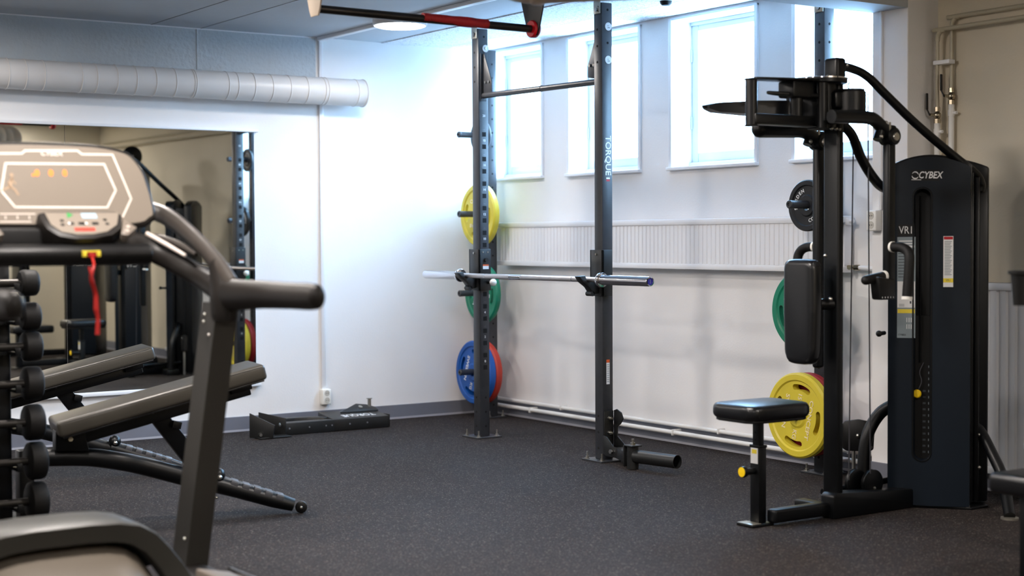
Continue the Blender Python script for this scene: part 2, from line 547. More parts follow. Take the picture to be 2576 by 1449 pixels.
def socket(name, c, n, label, right):
    """double wall socket centred at c with outward normal n"""
    n = Vector(n); r = Vector(right); R = Matrix((r, Vector((0, 0, 1)), n)).transposed()
    t = empty(name, Vector(c), label, 'socket')
    m = MB(M['sock']).box(Vector(c) + n * 0.022, (0.062, 0.098, 0.044), R, 0.008, 3); m.make('body', t)
    for k in (-0.021, 0.023):
        q = Vector(c) + Vector((0, 0, k)) + n * 0.044
        m = MB(M['sockin']).lathe(q - n * 0.001, n, [(0.018, 0), (0.018, 0.0022), (0.0155, 0.0022), (0.0155, 0.0012), (0, 0.0012)], 20)
        m.use(M['hole']).cyl(q + r * 0.006, q + r * 0.006 + n * 0.001, 0.0024, n=8).cyl(q - r * 0.006, q - r * 0.006 + n * 0.001, 0.0024, n=8)
        m.make('outlet', t)
socket('wall_socket', (-1.222, 0, 0.176), (0, -1, 0), 'white double wall socket low on back wall below the cable trunking', (1, 0, 0))
q = Xp(2207, 555, PXF)
socket('wall_socket', (PXF, q.y, q.z), (-1, 0, 0), 'white double socket at chest height on the pillar by the stack tower', (0, -1, 0))
m = MB(M['white']).bb((PXF - 0.014, q.y - 0.02, q.z + 0.05), (PXF, q.y - 0.036, 2.215), 0.003)
tag(m.make('cable_trunking'), 'thin white cable trunking running up the pillar from its socket', 'cable trunking')

# round ceiling lamps
def lamp(x, y, label, first=[]):
    t = empty('ceiling_lamp', (x, y, CH), label, 'lamp', 'round ceiling lamps')
    m = MB(M['lampring']).lathe((x, y, CH - 0.042), (0, 0, 1), [(0.146, 0), (0.153, 0.003), (0.155, 0.01), (0.155, 0.042)], 48)
    m.make('housing', t)
    m = MB(M['lamp']).lathe((x, y, CH - 0.052), (0, 0, 1), [(0, 0), (0.09, 0.0015), (0.13, 0.004), (0.146, 0.010)], 48)
    m.make('diffuser', t)
    return t
LAMPS = [(-1.226, -0.985, 'round white ceiling lamp above the bar rack by back wall'),
         (-3.85, -1.0, 'round white ceiling lamp over the wall mirror'),
         (-2.4, -4.05, 'round white ceiling lamp over the chest press machine'),
         (-3.55, -2.55, 'round white ceiling lamp above the adjustable benches'),
         (-4.2, -4.6, 'round white ceiling lamp above the treadmill deck'),
         (-5.4, -2.4, 'unseen ceiling lamp added left of the dumbbell rack to soften shadows'),  # added out of view so the shadows on the window wall soften
         (-6.1, -4.9, 'unseen ceiling lamp added left of the treadmill to spread the light'),  # extra unseen lamp, added to share out the light
         (-1.3, -7.0, 'round white ceiling lamp by the front wall'),
         (-4.6, -8.0, 'round white ceiling lamp at the open end of the room')]
for a in LAMPS: lamp(*a)
q = Zp(1675, 0, CH)
m = MB(M['black']).lathe((q.x, q.y, CH - 0.03), (0, 0, 1), [(0, 0), (0.022, 0.002), (0.03, 0.012), (0.034, 0.03)], 24)
tag(m.make('smoke_detector'), 'small dark round detector fixed to the pale tiled ceiling', 'detector')

# ventilation duct on back wall
rings = [-150, -60, 26, 70, 116, 210, 248, 299, 347, 396, 446, 492, 497, 578, 602, 644, 689, 734, 778, 822, 830, 905]
prof = []
xs = sorted(Yp(px, 200 if px > 0 else 185, -0.2).x for px in rings)
x0, x1, R0 = -4.6, -0.99, 0.083
prof.append((R0, 0))
for x in xs:
    t = x - x0
    prof += [(R0, t - 0.004), (R0 + 0.003, t - 0.0015), (R0 + 0.003, t + 0.0015), (R0, t + 0.004)]
prof += [(R0, x1 - x0 - 0.012), (R0 + 0.004, x1 - x0 - 0.009), (R0 + 0.004, x1 - x0 - 0.002), (R0, x1 - x0), (0, x1 - x0)]
prof = [(0, 0)] + prof
m = MB(M['duct']).lathe((x0, -0.118, 2.068), (1, 0, 0), prof, 48)
duct = m.make('ventilation_duct', ang=50)
tag(duct, 'long pale round spiral duct running along the top of back wall', 'duct')
# beige duct crossing under the ceiling (only its lower edge shows)
dd = Vector((-0.68, 0.735, 0)).normalized()
A = Yp(1345, 9, -4.25); r = 0.11
A = A + Vector((0, 0, r))
m = MB(M['ductbeige'])
pr = [(0, 0), (r, 0)]
L = 1.6; t = 0
for k in range(31):
    tt = 0.03 + k * 0.14
    if tt < L: pr += [(r, tt - 0.004), (r + 0.003, tt), (r, tt + 0.004)]
pr += [(r, L), (0, L)]
m.lathe(A, -dd, pr, 40)
m.lathe(A + dd * 0.01, -dd, [(r + 0.004, 0), (r + 0.006, 0.006), (r + 0.006, 0.03), (r + 0.002, 0.036)], 40)
e = [A + dd * 0.0]
perp = Vector((0, 0, 1))
for k in range(1, 7):
    a = k / 6 * PI / 2
    e.append(A + dd * (0.16 * math.sin(a)) + perp * (0.16 * (1 - math.cos(a))))
e.append(V(e[-1].x, e[-1].y, CH))
m.tube(e, r, 32, 2)
tag(m.make('round_duct', ang=50), 'beige round duct with an elbow crossing under the ceiling', 'duct')

# heating pipes low on the window wall
def pipe(name, pts, r, label, mt='pipe', clips=(), group=None):
    m = MB(M[mt]); m.tube(pts, r, 14, 4)
    for c in clips: m.bb((c[0] - r - 0.004, c[1] - 0.006, c[2] - r - 0.004), (c[3], c[1] + 0.006, c[2] + r + 0.004), 0.002)
    return tag(m.make(name), label, 'pipe', group)
pipe('heating_pipe', [(-0.035, -0.05, 0.107), (-0.035, -1.7, 0.106), (-0.035, PYA, 0.106)], 0.0115, 'upper of two white heating pipes low along the window wall', clips=[(-0.035, y, 0.107, 0) for y in (-0.9, -2.35, -3.3)])
pipe('heating_pipe', [(-0.060, -0.05, 0.068), (-0.060, -1.7, 0.066), (-0.060, PYA, 0.064)], 0.013, 'lower of two white heating pipes just above the grey skirting of the window wall', clips=[(-0.060, y, 0.067, 0) for y in (-0.6, -2.0, -3.1)])

# radiators
def radiator(name, x_back, x_front, y0, y1, z0, z1, pitch, label, df=0.13):
    t = empty(name, (x_back, (y0 + y1) / 2, z0), label, 'radiator')
    n = int(abs(y1 - y0 + 0.06) / pitch); d = df * pitch
    prof = []
    y = y0 - 0.03
    for k in range(n):
        for f, q in ((0.0, d), (0.28, d), (0.42, 0), (0.86, 0)):
            prof.append((y - (k + f) * pitch, q))
    prof.append((y - n * pitch, d))
    m = MB(M['white'])
    za, zb = z0 + 0.03, z1 - 0.034
    vs = []; fs = []
    for (yy, q) in prof:
        vs += [(x_front + q, yy, za), (x_front + q, yy, zb)]
    for k in range(len(prof) - 1):
        fs.append([2 * k, 2 * k + 2, 2 * k + 3, 2 * k + 1])
    m.add(vs, fs)
    m.bb((x_front + d + 0.004, y0, z0), (x_back - 0.02, y1, z1 - 0.04))
    m.bb((x_front - 0.001, y0 + 0.003, z0 - 0.001), (x_back - 0.018, y1 - 0.003, z0 + 0.03), 0.004)
    m.make('panel', t, ang=25)
    g = MB(M['white']).bb((x_front - 0.006, y0 + 0.006, z1 - 0.034), (x_back - 0.015, y1 - 0.006, z1), 0.006)
    g.use(M['skirt'])
    yy = y0 - 0.05
    while yy > y1 + 0.05:
        g.bb((x_front + 0.012, yy, z1), (x_back - 0.03, yy - 0.02, z1 + 0.0006)); yy -= 0.035
    g.make('top_grille', t)
    for yy in (y0 - 0.25, y1 + 0.25):
        MB(M['white']).bb((x_back - 0.02, yy, z0 + 0.05), (x_back - 0.001, yy + 0.03, z1 - 0.06)).make('bracket', t)
    return t
rd = radiator('radiator', 0, -0.085, -0.24, -3.30, 0.985, 1.262, 0.0345, 'long low white ribbed radiator mounted on the wall under the windows')
v = MB(M['brass'])
p0 = V(-0.05, -3.30, 1.01)
v.cyl(p0, p0 + V(0, -0.045, 0), 0.011, n=12).cyl(p0 + V(0, -0.03, 0), p0 + V(-0.03, -0.035, 0), 0.013, 0.011, n=12).cyl(p0 + V(0, -0.045, -0.001), p0 + V(0, -0.075, -0.001), 0.014, n=8)
v.use(M['white']).cyl(p0 + V(0, -0.07, 0), V(-0.05, PYA + 0.002, 1.005), 0.0105, n=12)
v.make('valve', rd)
v = MB(M['white']).bb((-0.075, -3.30, 1.215), (-0.03, -3.318, 1.25), 0.006).cyl((-0.055, -3.31, 1.235), (-0.055, -3.34, 1.235), 0.009, n=10)
v.make('bleed_valve', rd)
radiator('radiator', XW2, 0.012, -3.86, -5.6, 0.09, 0.95, 0.05, 'tall cream ribbed radiator standing behind the stack tower on the beige wall', 0.22)

# pair of pipes in the corner right of the pillar
xp = 0.052
va = Xp(2365, 250, xp); vb = Xp(2390, 225, xp)
for (vy, hz, lab, zv, far) in ((va.y, 2.115, 'lower and left of two bare pipes bending across the beige wall, with valve', 1.76, 1), (vb.y, 2.170, 'upper and right of two bare pipes bending across the beige wall, with valve', 1.845, 0)):
    xp = 0.032 if far else 0.062
    t = empty('heating_pipe', (xp, vy, 0.9), lab, 'pipe')
    m = MB(M['pipebeige'])
    m.cyl((xp, vy, zv), (xp, vy, hz - 0.05), 0.0085, n=14)
    m.tube([(xp, vy, hz - 0.05), (xp, vy - 0.004, hz - 0.025), (xp, vy - 0.018, hz - 0.006), (xp, vy - 0.045, hz), (xp, vy - 0.3, hz + 0.004), (xp, vy - 3.5, hz + 0.01)], 0.0105, 14, 5)
    m.make('upper_run', t)
    m = MB(M['pipe']).cyl((xp, vy, 0.92), (xp, vy, zv - 0.07), 0.0135, n=14).cyl((xp, vy, zv - 0.13), (xp, vy, zv - 0.10), 0.0165, n=14)
    m.cyl((xp, vy - 0.012, zv - 0.115), (xp, vy - 0.032, zv - 0.115), 0.008, n=10)
    m.make('lower_run', t)
    m = MB(M['brass']).cyl((xp, vy, zv - 0.075), (xp, vy, zv - 0.055), 0.0155, n=8).cyl((xp, vy, zv - 0.02), (xp, vy, zv), 0.0135, n=8).ball((xp, vy, zv - 0.038), 0.019, 14)
    m.cyl((xp, vy, zv - 0.038), (xp - 0.035, vy + 0.012, zv - 0.036), 0.007, n=10)
    vv = m.make('ball_valve', t)
    m = MB(M['lever']).bar((xp - 0.036, vy + 0.012, zv - 0.04), (xp - 0.04, vy + 0.026, zv - 0.01), 0.012, 0.005, 0.002).bar((xp - 0.04, vy + 0.026, zv - 0.012), (xp - 0.04, vy + 0.027, zv + 0.065), 0.014, 0.007, 0.003)
    m.make('valve_lever', vv)
xp = 0.047
m = MB(M['white']).bb((xp - 0.030, va.y + 0.015, 1.955), (xp + 0.014, vb.y - 0.022, 1.975), 0.004).bb((xp, (va.y + vb.y) / 2 - 0.01, 1.958), (XW2, (va.y + vb.y) / 2 + 0.01, 1.972))
tag(m.make('pipe_clamp'), 'small white clamp holding both bare pipes off the beige wall', 'pipe clamp')

# wall mirrors
ZM0, ZM1 = 0.292, 1.812
MT = -0.0026
def mirror_panel(xa, xb, label):
    t = empty('wall_mirror', ((xa + xb) / 2, 0, ZM0), label, 'mirror', None)
    cm = Vector((-1.685, -0.008, 1.0))
    m = MB(M['mirror'])
    pts = []
    for (x, z) in ((xa, ZM0), (xb, ZM0), (xb, ZM1), (xa, ZM1)):
        y = -0.010 + (x - cm.x) * MROT + (z - 1.0) * MTILT
        pts.append(Vector((x, y, z)))
    m.prism(pts, (0, 0.004, 0))
    g = m.make('glass', t, smooth=False)
    return t
MROT, MTILT = 0.006, 0.0
mirror_panel(-2.843, -1.685, 'right-hand panel of the large wall mirror, ending beside the cable trunking')
mirror_panel(-4.05, -2.8455, 'wall mirror panel behind the dumbbells and treadmill console')
m = MB(M['white']).bb((-4.06, 0, ZM1 - 0.004), (-1.662, -0.030, ZM1 + 0.012), 0.003)
tag(m.make('mirror_rail'), 'thin white rail along the top edge of the wall mirror', 'mirror rail')
m = MB(M['white']).bb((-4.06, 0, ZM0 - 0.022), (-1.662, -0.034, ZM0 + 0.0), 0.004)
tag(m.make('mirror_ledge'), 'white ledge along the bottom edge of the wall mirror', 'mirror ledge')

# ------------------------------------------------------------ squat rack
PT = 2.372
rack = empty('squat_rack', (-0.755, -1.67, 0), 'charcoal squat rack of two uprights joined by a pull-up bar, holding the barbell', 'squat rack')
RX0, RX1 = -0.787, -0.719
FL = (-1.123, -1.055); FR = (-2.290, -2.222)

def post(m, x0, x1, y0, y1, zt=PT):
    m.bb((x0, y0, 0.008), (x1, y1, zt), 0.005, 2)

def hole(m, p, n, r=0.0065, sq=False):
    n = Vector(n); p = Vector(p)
    if sq:
        R = frame_to(n); m.box(p + n * 0.0003, (0.026, 0.026, 0.0008), R)
    else:
        m.cyl(p - n * 0.001, p + n * 0.0008, r, n=12)

def base_plate(name, x, y, parent, rx=0.085, ry=0.085):
    m = MB(M['rack']).bb((x - rx, y - ry, 0), (x + rx, y + ry, 0.008), 0.002)
    m.use(M['zinc'])
    for sx, sy in ((-1, 1), (1, -1), (-1, -1), (1, 1)):
        c = (x + sx * (rx - 0.022), y + sy * (ry - 0.022))
        m.cyl((c[0], c[1], 0.008), (c[0], c[1], 0.011), 0.015, n=16).cyl((c[0], c[1], 0.011), (c[0], c[1], 0.02), 0.0095, n=6).cyl((c[0], c[1], 0.02), (c[0], c[1], 0.045), 0.005, n=8)
    return m.make('base_plate', parent)

def front_upright(y0, y1, inner):
    """inner = -1 when the inside face looks to -y"""
    yi = y0 if inner < 0 else y1; n = (0, inner, 0)
    yo = y1 if inner < 0 else y0; no = (0, -inner, 0)
    m = MB(M['rack']); post(m, RX0, RX1, y0, y1)
    xm = (RX0 + RX1) / 2; ym = (y0 + y1) / 2
    # face strip with square holes
    ys = yi + inner * 0.003
    m.bb((RX0 + 0.006, yi, 0.30), (RX1 - 0.003, ys, 1.905), 0.001)
    m.use(M['hole'])
    z = 1.762; k = 0
    while z > 0.36:
        hole(m, (xm + 0.002, ys, z), n, sq=True); z -= 0.0712
    for zz in (0.066, 0.149, 0.233, 1.985, 2.16, 2.325):
        hole(m, (xm + 0.006, yi, zz), n)
    for zz in (0.066, 0.149, 0.233, 2.067, 2.15, 2.235):
        hole(m, (RX0, ym + 0.004, zz), (-1, 0, 0))
    for zz in (0.066, 0.149, 0.233, 2.165, 2.335):
        hole(m, (xm + 0.004, yo, zz), no)
    m.use(M['letter'])
    z = 1.762 + 0.0356 + 0.0712; num = 20; tx = 1 if inner < 0 else -1
    while z > 0.40:
        if num % 2 == 0:
            m.use(M['letter']).text(str(num), (xm + 0.002, ys, z), (tx, 0, 0), (0, 0, 1), 0.019, 0.0006, bold=0.01)
        else:
            m.use(M['greytop']).bb((xm - 0.004, ys, z - 0.010), (xm + 0.008, ys + inner * 0.0006, z - 0.009))
        z -= 0.0712; num -= 1
    return m

up = front_upright(FL[0], FL[1], -1)
up.use(M['letter']).lathe((-0.737, FL[0] - 0.001, 2.258), (0, -1, 0), [(0.021, 0), (0.021, 0.003), (0, 0.003)], 24)
up.use(M['zinc']).cyl((-0.737, FL[0] - 0.004, 2.258), (-0.737, FL[0] - 0.01, 2.258), 0.0095, n=6)
u1 = up.make('upright', rack)
base_plate('base_plate', -0.753, -1.089, u1)
up = front_upright(FR[0], FR[1], 1)
yo = FR[0]
for z in (2.249, 2.078):
    up.use(M['letter']).lathe((-0.7455, yo + 0.0005, z), (0, -1, 0), [(0.021, 0), (0.021, 0.003), (0, 0.003)], 24)
    up.use(M['greytop']).box((-0.744, yo - 0.0032, z - 0.006), (0.014, 0.001, 0.003)).box((-0.748, yo - 0.0032, z + 0.003), (0.009, 0.001, 0.002))
up.use(M['letter']).text('TORQUE', (-0.749, yo, 1.585), (0, 0, -1), (1, 0, 0), 0.049, 0.0006, bold=0.014, sx=1.03)
up.use(M['redcap']).bb((-0.760, yo, 1.462), (-0.737, yo - 0.0006, 1.452)).use(M['letter']).bb((-0.760, yo, 1.472), (-0.737, yo - 0.0006, 1.464))
up.use(M['paper']).bb((-0.763, yo, 0.40), (-0.742, yo - 0.0006, 0.512)).use(M['orange']).bb((-0.763, yo, 0.512), (-0.742, yo - 0.0006, 0.528))
up.use(M['placard'])
for k in range(9): up.bb((-0.760, yo - 0.0006, 0.412 + k * 0.011), (-0.745, yo - 0.0009, 0.415 + k * 0.011))
u2 = up.make('upright', rack)
base_plate('base_plate', -0.753, -2.256, u2)
# ceiling brackets
for (ya, yb) in (FL, FR):
    m = MB(M['steelplate']).bb((RX0 - 0.006, ya + 0.008, 2.315), (RX0, yb - 0.006, CH), 0.001).bb((RX0 - 0.07, ya + 0.008, CH - 0.006), (RX0, yb - 0.006, CH), 0.001)
    m.use(M['zinc']).cyl((RX0 - 0.006, (ya + yb) / 2, 2.335), (RX0 - 0.014, (ya + yb) / 2, 2.335), 0.01, n=6)
    m.use(M['hole'])
    for k in range(7):
        m.box((RX0 - 0.0064, ya + 0.02 + random.random() * 0.03, 2.325 + random.random() * 0.03), (0.0008, 0.008, 0.004), Matrix.Rotation(random.random() * 3, 3, 'X'))
    m.make('ceiling_bracket', rack)
# pull-up bar between the uprights
m = MB(M['rack']).cyl((-0.753, FL[0], 1.985), (-0.753, FR[1], 1.972), 0.0165, n=20)
m.cyl((-0.753, -1.70, 1.9784), (-0.753, -1.71, 1.9783), 0.0178, n=20)
m.make('pull_up_bar', rack)
for (yy, s) in ((FL[0], -1), (FR[1], 1)):
    P = [V(-0.757, yy, 2.226), V(-0.757, yy + s * 0.016, 2.226), V(-0.757, yy + s * 0.092, 2.06), V(-0.757, yy + s * 0.092, 2.0), V(-0.757, yy, 1.985)]
    m = MB(M['rack']).prism(P, (0.008, 0, 0), 0.001)
    m.bb((-0.775, yy, 1.955), (-0.735, yy + s * 0.006, 2.228), 0.001)
    m.use(M['zinc'])
    for z in (2.055, ): 
        for dy in (0.035, 0.07): m.cyl((-0.757, yy + s * dy, z + 0.005), (-0.765, yy + s * dy, z + 0.005), 0.008, n=6)
    m.make('bar_bracket', rack)

# barbell hooks
def j_cup(y0, y1, inner):
    m = MB(M['rackdark']); ym = (y0 + y1) / 2
    ya, yb = y0 - 0.020, y1 + 0.020
    m.bb((RX0 - 0.014, ya, 0.858), (RX0 - 0.004, yb, 1.098), 0.002)
    yi = ya if inner < 0 else yb
    m.bb((RX0 - 0.014, yi, 0.858), (RX1 + 0.0, yi - inner * 0.010, 1.098), 0.002)
    yo = yb if inner < 0 else ya
    m.bb((RX0 - 0.014, yo, 0.858), (RX0 + 0.050, yo + inner * 0.010, 1.098), 0.002)
    # hook profile in x-z
    P = [(-0.805, 0.872), (-0.835, 0.868), (-0.862, 0.905), (-0.905, 0.935), (-0.925, 0.962), (-0.890, 0.966), (-0.8775, 0.934), (-0.861, 0.9295), (-0.845, 0.934), (-0.828, 0.945), (-0.805, 0.945)]
    m.prism([V(x, ym - 0.024, z) for x, z in P], (0, 0.048, 0), 0.002)
    m.use(M['zinc'])
    m.cyl((RX0 - 0.014, ym, 1.075), (RX0 - 0.019, ym, 1.075), 0.006, n=8)
    for dx in (0.012, 0.045): m.cyl((RX0 + dx, yi, 1.080), (RX0 + dx, yi + inner * 0.004, 1.080), 0.004, n=8)
    m.use(M['rackdark']).cyl((-0.842, ym - 0.024, 0.872), (-0.842, ym + 0.024, 0.872), 0.013, n=12)
    if inner < 0:
        m.use(M['paper']).bb((-0.775, yi, 0.982), (-0.735, yi - 0.0006, 1.0)).use(M['orange']).bb((-0.775, yi, 1.0), (-0.735, yi - 0.0006, 1.009))
        m.use(M['rackdark']).cyl((-0.755, yi, 1.035), (-0.755, yi - 0.012, 1.035), 0.012, n=14)
    else:
        m.use(M['paper']).bb((-0.775, yi, 0.982), (-0.735, yi + 0.0006, 1.0)).use(M['orange']).bb((-0.775, yi, 1.0), (-0.735, yi + 0.0006, 1.009))
    o = m.make('barbell_hook', rack)
    k = MB(M['rackdark']).cyl((-0.738, yi, 0.905), (-0.738, yi + inner * 0.035, 0.905), 0.009, n=12)
    k.use(M['sock']).ball((-0.738, yi + inner * 0.05, 0.905), 0.021, 16)
    k.make('pull_pin', o)
j_cup(FL[0], FL[1], -1)
j_cup(FR[0], FR[1], 1)

# pivot sleeve at the foot of the right upright
yb = FR[0]
m = MB(M['rackdark'])
m.bb((-0.782, yb, 0.05), (-0.722, yb - 0.007, 0.262), 0.002)
P = [(0, 0.262), (-0.025, 0.27), (-0.062, 0.255), (-0.078, 0.225), (-0.055, 0.195), (-0.03, 0.18), (-0.03, 0.13), (-0.10, 0.085), (-0.16, 0.08), (-0.16, 0.03), (-0.04, 0.03), (0, 0.05)]
m.prism([V(-0.716, yb + y, z) for y, z in P], (0.006, 0, 0), 0.001)
P = [(0, 0.135), (-0.03, 0.13), (-0.085, 0.085), (-0.16, 0.08), (-0.16, 0.03), (-0.02, 0.03), (0, 0.04)]
m.prism([V(-0.786, yb + y, z) for y, z in P], (0.006, 0, 0), 0.001)
m.use(M['zinc'])
for z in (0.149, 0.225): m.cyl((-0.752, yb - 0.007, z), (-0.752, yb - 0.02, z), 0.010, n=6).cyl((-0.752, yb - 0.02, z), (-0.752, yb - 0.036, z), 0.006, n=8)
m.cyl((-0.79, yb - 0.075, 0.06), (-0.712, yb - 0.075, 0.06), 0.007, n=8).cyl((-0.80, yb - 0.075, 0.06), (-0.79, yb - 0.075, 0.06), 0.012, n=6)
br = m.make('pivot_bracket', rack)
pv = Zp(1592, 1180, 0.0); pv = V(pv.x, pv.y, 0)
m = MB(M['rackdark']).bar((-0.752, yb - 0.10, 0.055), (pv.x, pv.y + 0.02, 0.055), 0.055, 0.055, 0.003)
m.bb((pv.x - 0.034, pv.y - 0.034, 0.115), (pv.x + 0.034, pv.y + 0.034, 0.122), 0.002)
m.bb((pv.x - 0.034, pv.y + 0.028, 0.012), (pv.x + 0.034, pv.y + 0.036, 0.12), 0.001)
m.cyl((pv.x, pv.y, 0.003), (pv.x, pv.y, 0.115), 0.030, n=24)
m.use(M['zinc']).cyl((pv.x, pv.y, 0.122), (pv.x, pv.y, 0.134), 0.013, n=6).cyl((pv.x, pv.y, 0.134), (pv.x, pv.y, 0.152), 0.007, n=10)
m.make('swivel', rack)
e = Zp(1704, 1164, 0.062)
dv = (V(e.x, e.y, 0) - pv).normalized()
m = MB(M['rackdark'])
L = (V(e.x, e.y, 0) - pv).length
m.lathe(pv + V(0, 0, 0.066), dv, [(0.0335, 0.02), (0.0335, L), (0.030, L), (0.030, L - 0.08), (0, L - 0.08)], 28)
m.make('bar_sleeve', rack)

# --------------------------------------------------- plate storage posts
def storage_post(y0, y1, label):
    x0, x1 = -0.185, -0.117; ym = (y0 + y1) / 2; xm = (x0 + x1) / 2
    t = empty('plate_storage_post', (xm, ym, 0), label, 'plate storage post')
    m = MB(M['rack']); post(m, x0, x1, y0, y1)
    m.use(M['hole'])
    for k in range(26):
        z = 0.08 + k * 0.088
        hole(m, (xm, y0, z), (0, -1, 0)); hole(m, (x0, ym, z), (-1, 0, 0))
    u = m.make('post', t)
    base_plate('base_plate', xm, ym, t, 0.075, 0.085)
    m = MB(M['steelplate']).bb((x0 - 0.006, y0 + 0.006, 2.25), (x0, y1 - 0.006, CH), 0.001).bb((x0 - 0.06, y0 + 0.006, CH - 0.006), (x0, y1 - 0.006, CH), 0.001)
    m.use(M['zinc']).cyl((x0 - 0.006, ym, 2.27), (x0 - 0.013, ym, 2.27), 0.01, n=6).cyl((x0 - 0.006, ym, 2.35), (x0 - 0.013, ym, 2.35), 0.01, n=6)
    m.make('ceiling_bracket', t)
    for z in PEGZ:
        m = MB(M['rack']).cyl((x0, ym, z), (-0.372, ym, z), 0.0195, n=20)
        m.lathe((-0.372, ym, z), (-1, 0, 0), [(0.0195, 0), (0.0205, 0.002), (0.0205, 0.014), (0.017, 0.018), (0.009, 0.018), (0.008, 0.012), (0, 0.012)], 20)
        m.bb((x0 - 0.004, ym - 0.03, z - 0.03), (x0, ym + 0.03, z + 0.03), 0.002)
        m.make('plate_peg', t)
    return t
PEGZ = (1.823, 1.316, 0.808, 0.300)
storage_post(-0.307, -0.239, 'charcoal plate storage post in the corner by back wall, full of coloured plates')
storage_post(-3.271, -3.203, 'charcoal plate storage post behind the chest press column, under the end window')

# --------------------------------------------------------- weight plates
def weight_plate(name, y, z, xb, th, D, mt, label, rot=0, slots=4, lettermat='letter', kg=None, small=False):
    """plate hanging on a peg; back face at x = xb, front face looks to -x"""
    R = D / 2; zc = z - 0.0045
    m = MB(M[mt])
    rc = 0.007
    if small:
        prof = [(0.0250, 0), (R - 0.004, 0), (R, 0.005), (R, th - 0.005), (R - 0.005, th), (R - 0.024, th), (R - 0.03, th - rc), (0.055, th - rc), (0.048, th), (0.0250, th)]
    else:
        prof = [(0.0250, 0), (R - 0.006, 0), (R, 0.008), (R, th - 0.010), (R - 0.009, th), (R - 0.034, th), (R - 0.041, th - rc), (0.062, th - rc), (0.05, th), (0.0250, th)]
    ctr = V(xb, y, zc)
    m.lathe(ctr, (-1, 0, 0), prof, 72, closed=True)
    rx = V(0, -1, 0); ry = V(0, 0, 1)
    def pol(r, a, t):
        return ctr + V(-t, 0, 0) + rx * (r * math.cos(a)) + ry * (r * math.sin(a))
    if slots:
        cs = []
        for k in range(slots):
            a0 = 2 * PI * k / slots + PI / 2 + rot * 0 + math.radians(rot)
            c = MB(M[mt]); ri, ro, ha = R * 0.60, R * 0.735, math.radians(19)
            pts = [pol(ro, a0 + ha * (i / 8 * 2 - 1), -0.01) for i in range(9)]
            rm, rr = (ri + ro) / 2, (ro - ri) / 2
            pts += [pol(rm + rr * math.cos(q), a0 + ha + (rr * math.sin(q)) / rm, -0.01) for q in [PI * j / 6 for j in range(1, 6)]]
            pts += [pol(ri, a0 + ha * (1 - i / 8 * 2), -0.01) for i in range(9)]
            pts += [pol(rm - rr * math.cos(q), a0 - ha - (rr * math.sin(q)) / rm, -0.01) for q in [PI * j / 6 for j in range(1, 6)]]
            c.prism(pts, (-(th + 0.03), 0, 0)); cs.append(c)
        m = cut(m, cs)
    # lettering
    m.use(M[lettermat])
    def arc(txt, rad, amid, flip, size):
        step = size * 0.82 / rad
        n = len(txt)
        for i, ch in enumerate(txt):
            a = amid + (-(i - (n - 1) / 2) if not flip else (i - (n - 1) / 2)) * step
            u = rx * math.cos(a) + ry * math.sin(a)
            tx = rx * math.sin(a) - ry * math.cos(a)
            if flip: u2, tx2 = -u, -tx
            else: u2, tx2 = u, tx
            m.text(ch, pol(rad, a, th - rc), tx2, u2, size, 0.0022, bold=0.012)
    ar = math.radians(rot)
    if small:
        arc('SWEDEN', R * 0.60, PI / 2 + ar, False, R * 0.20)
        arc('CONCEPT', R * 0.60, -PI / 2 + ar, True, R * 0.20)
    else:
        X = rx * math.cos(ar) + ry * math.sin(ar); Y = -rx * math.sin(ar) + ry * math.cos(ar)
        f = ctr + V(-(th - rc), 0, 0)
        m.text('CONCEPT', f + Y * (R * 0.385), X, Y, R * 0.165, 0.0022, bold=0.012, sx=1.25)
        m.text('SWEDEN', f - Y * (R * 0.385), X, Y, R * 0.165, 0.0022, bold=0.012, sx=1.25)
        if kg:
            m.text(kg, f - X * (R * 0.46), X, Y, R * 0.17, 0.0022, bold=0.012)
            m.text('KG', f + X * (R * 0.46), X, Y, R * 0.17, 0.0022, bold=0.012)
    o = m.make(name, None, origin=(xb, y, zc), ang=30)
    return tag(o, label, 'weight plate', None)
yl, yr = -0.273, -3.237
weight_plate('weight_plate', yl, PEGZ[0], -0.205, 0.026, 0.215, 'plateblack', 'small dark plate on the top peg of the corner post', 20, 0, small=True)
weight_plate('weight_plate', yl, PEGZ[1], -0.206, 0.045, 0.405, 'yellow', 'yellow plate high on the corner post, half hidden by the rack upright', -6, 4, 'letteryel', '15')
weight_plate('weight_plate', yl, PEGZ[2], -0.191, 0.036, 0.385, 'green', 'green plate on the corner post behind the resting barbell', 172, 4, 'letter', '10')
weight_plate('weight_plate', yl, PEGZ[3], -0.191, 0.046, 0.41, 'red', 'red plate behind the blue one on the lowest peg of the corner post', 40, 0, 'letter', '25')
weight_plate('weight_plate', yl, PEGZ[3], -0.240, 0.052, 0.41, 'blue', 'blue plate on the lowest peg of the corner post', -108, 4, 'letter', '20')
weight_plate('weight_plate', yr, PEGZ[0], -0.200, 0.022, 0.19, 'plateblack', 'small black plate on the top peg behind the chest press head', 35, 0, small=True)
weight_plate('weight_plate', yr, PEGZ[1], -0.245, 0.028, 0.25, 'plateblack', 'black plate with white lettering left of the chest press column', 62, 0, small=True)
weight_plate('weight_plate', yr, PEGZ[2], -0.285, 0.036, 0.385, 'green', 'green plate peeking out behind the chest press back pad', 15, 4, 'letter', '10')
weight_plate('weight_plate', yr, PEGZ[3], -0.236, 0.046, 0.41, 'platered', 'dark red plate behind the yellow one beside the chest press seat', 10, 0, 'letter', '25')
weight_plate('weight_plate', yr, PEGZ[3], -0.292, 0.046, 0.415, 'yellow', 'yellow plate low behind the chest press seat', -102, 4, 'letteryel', '15')

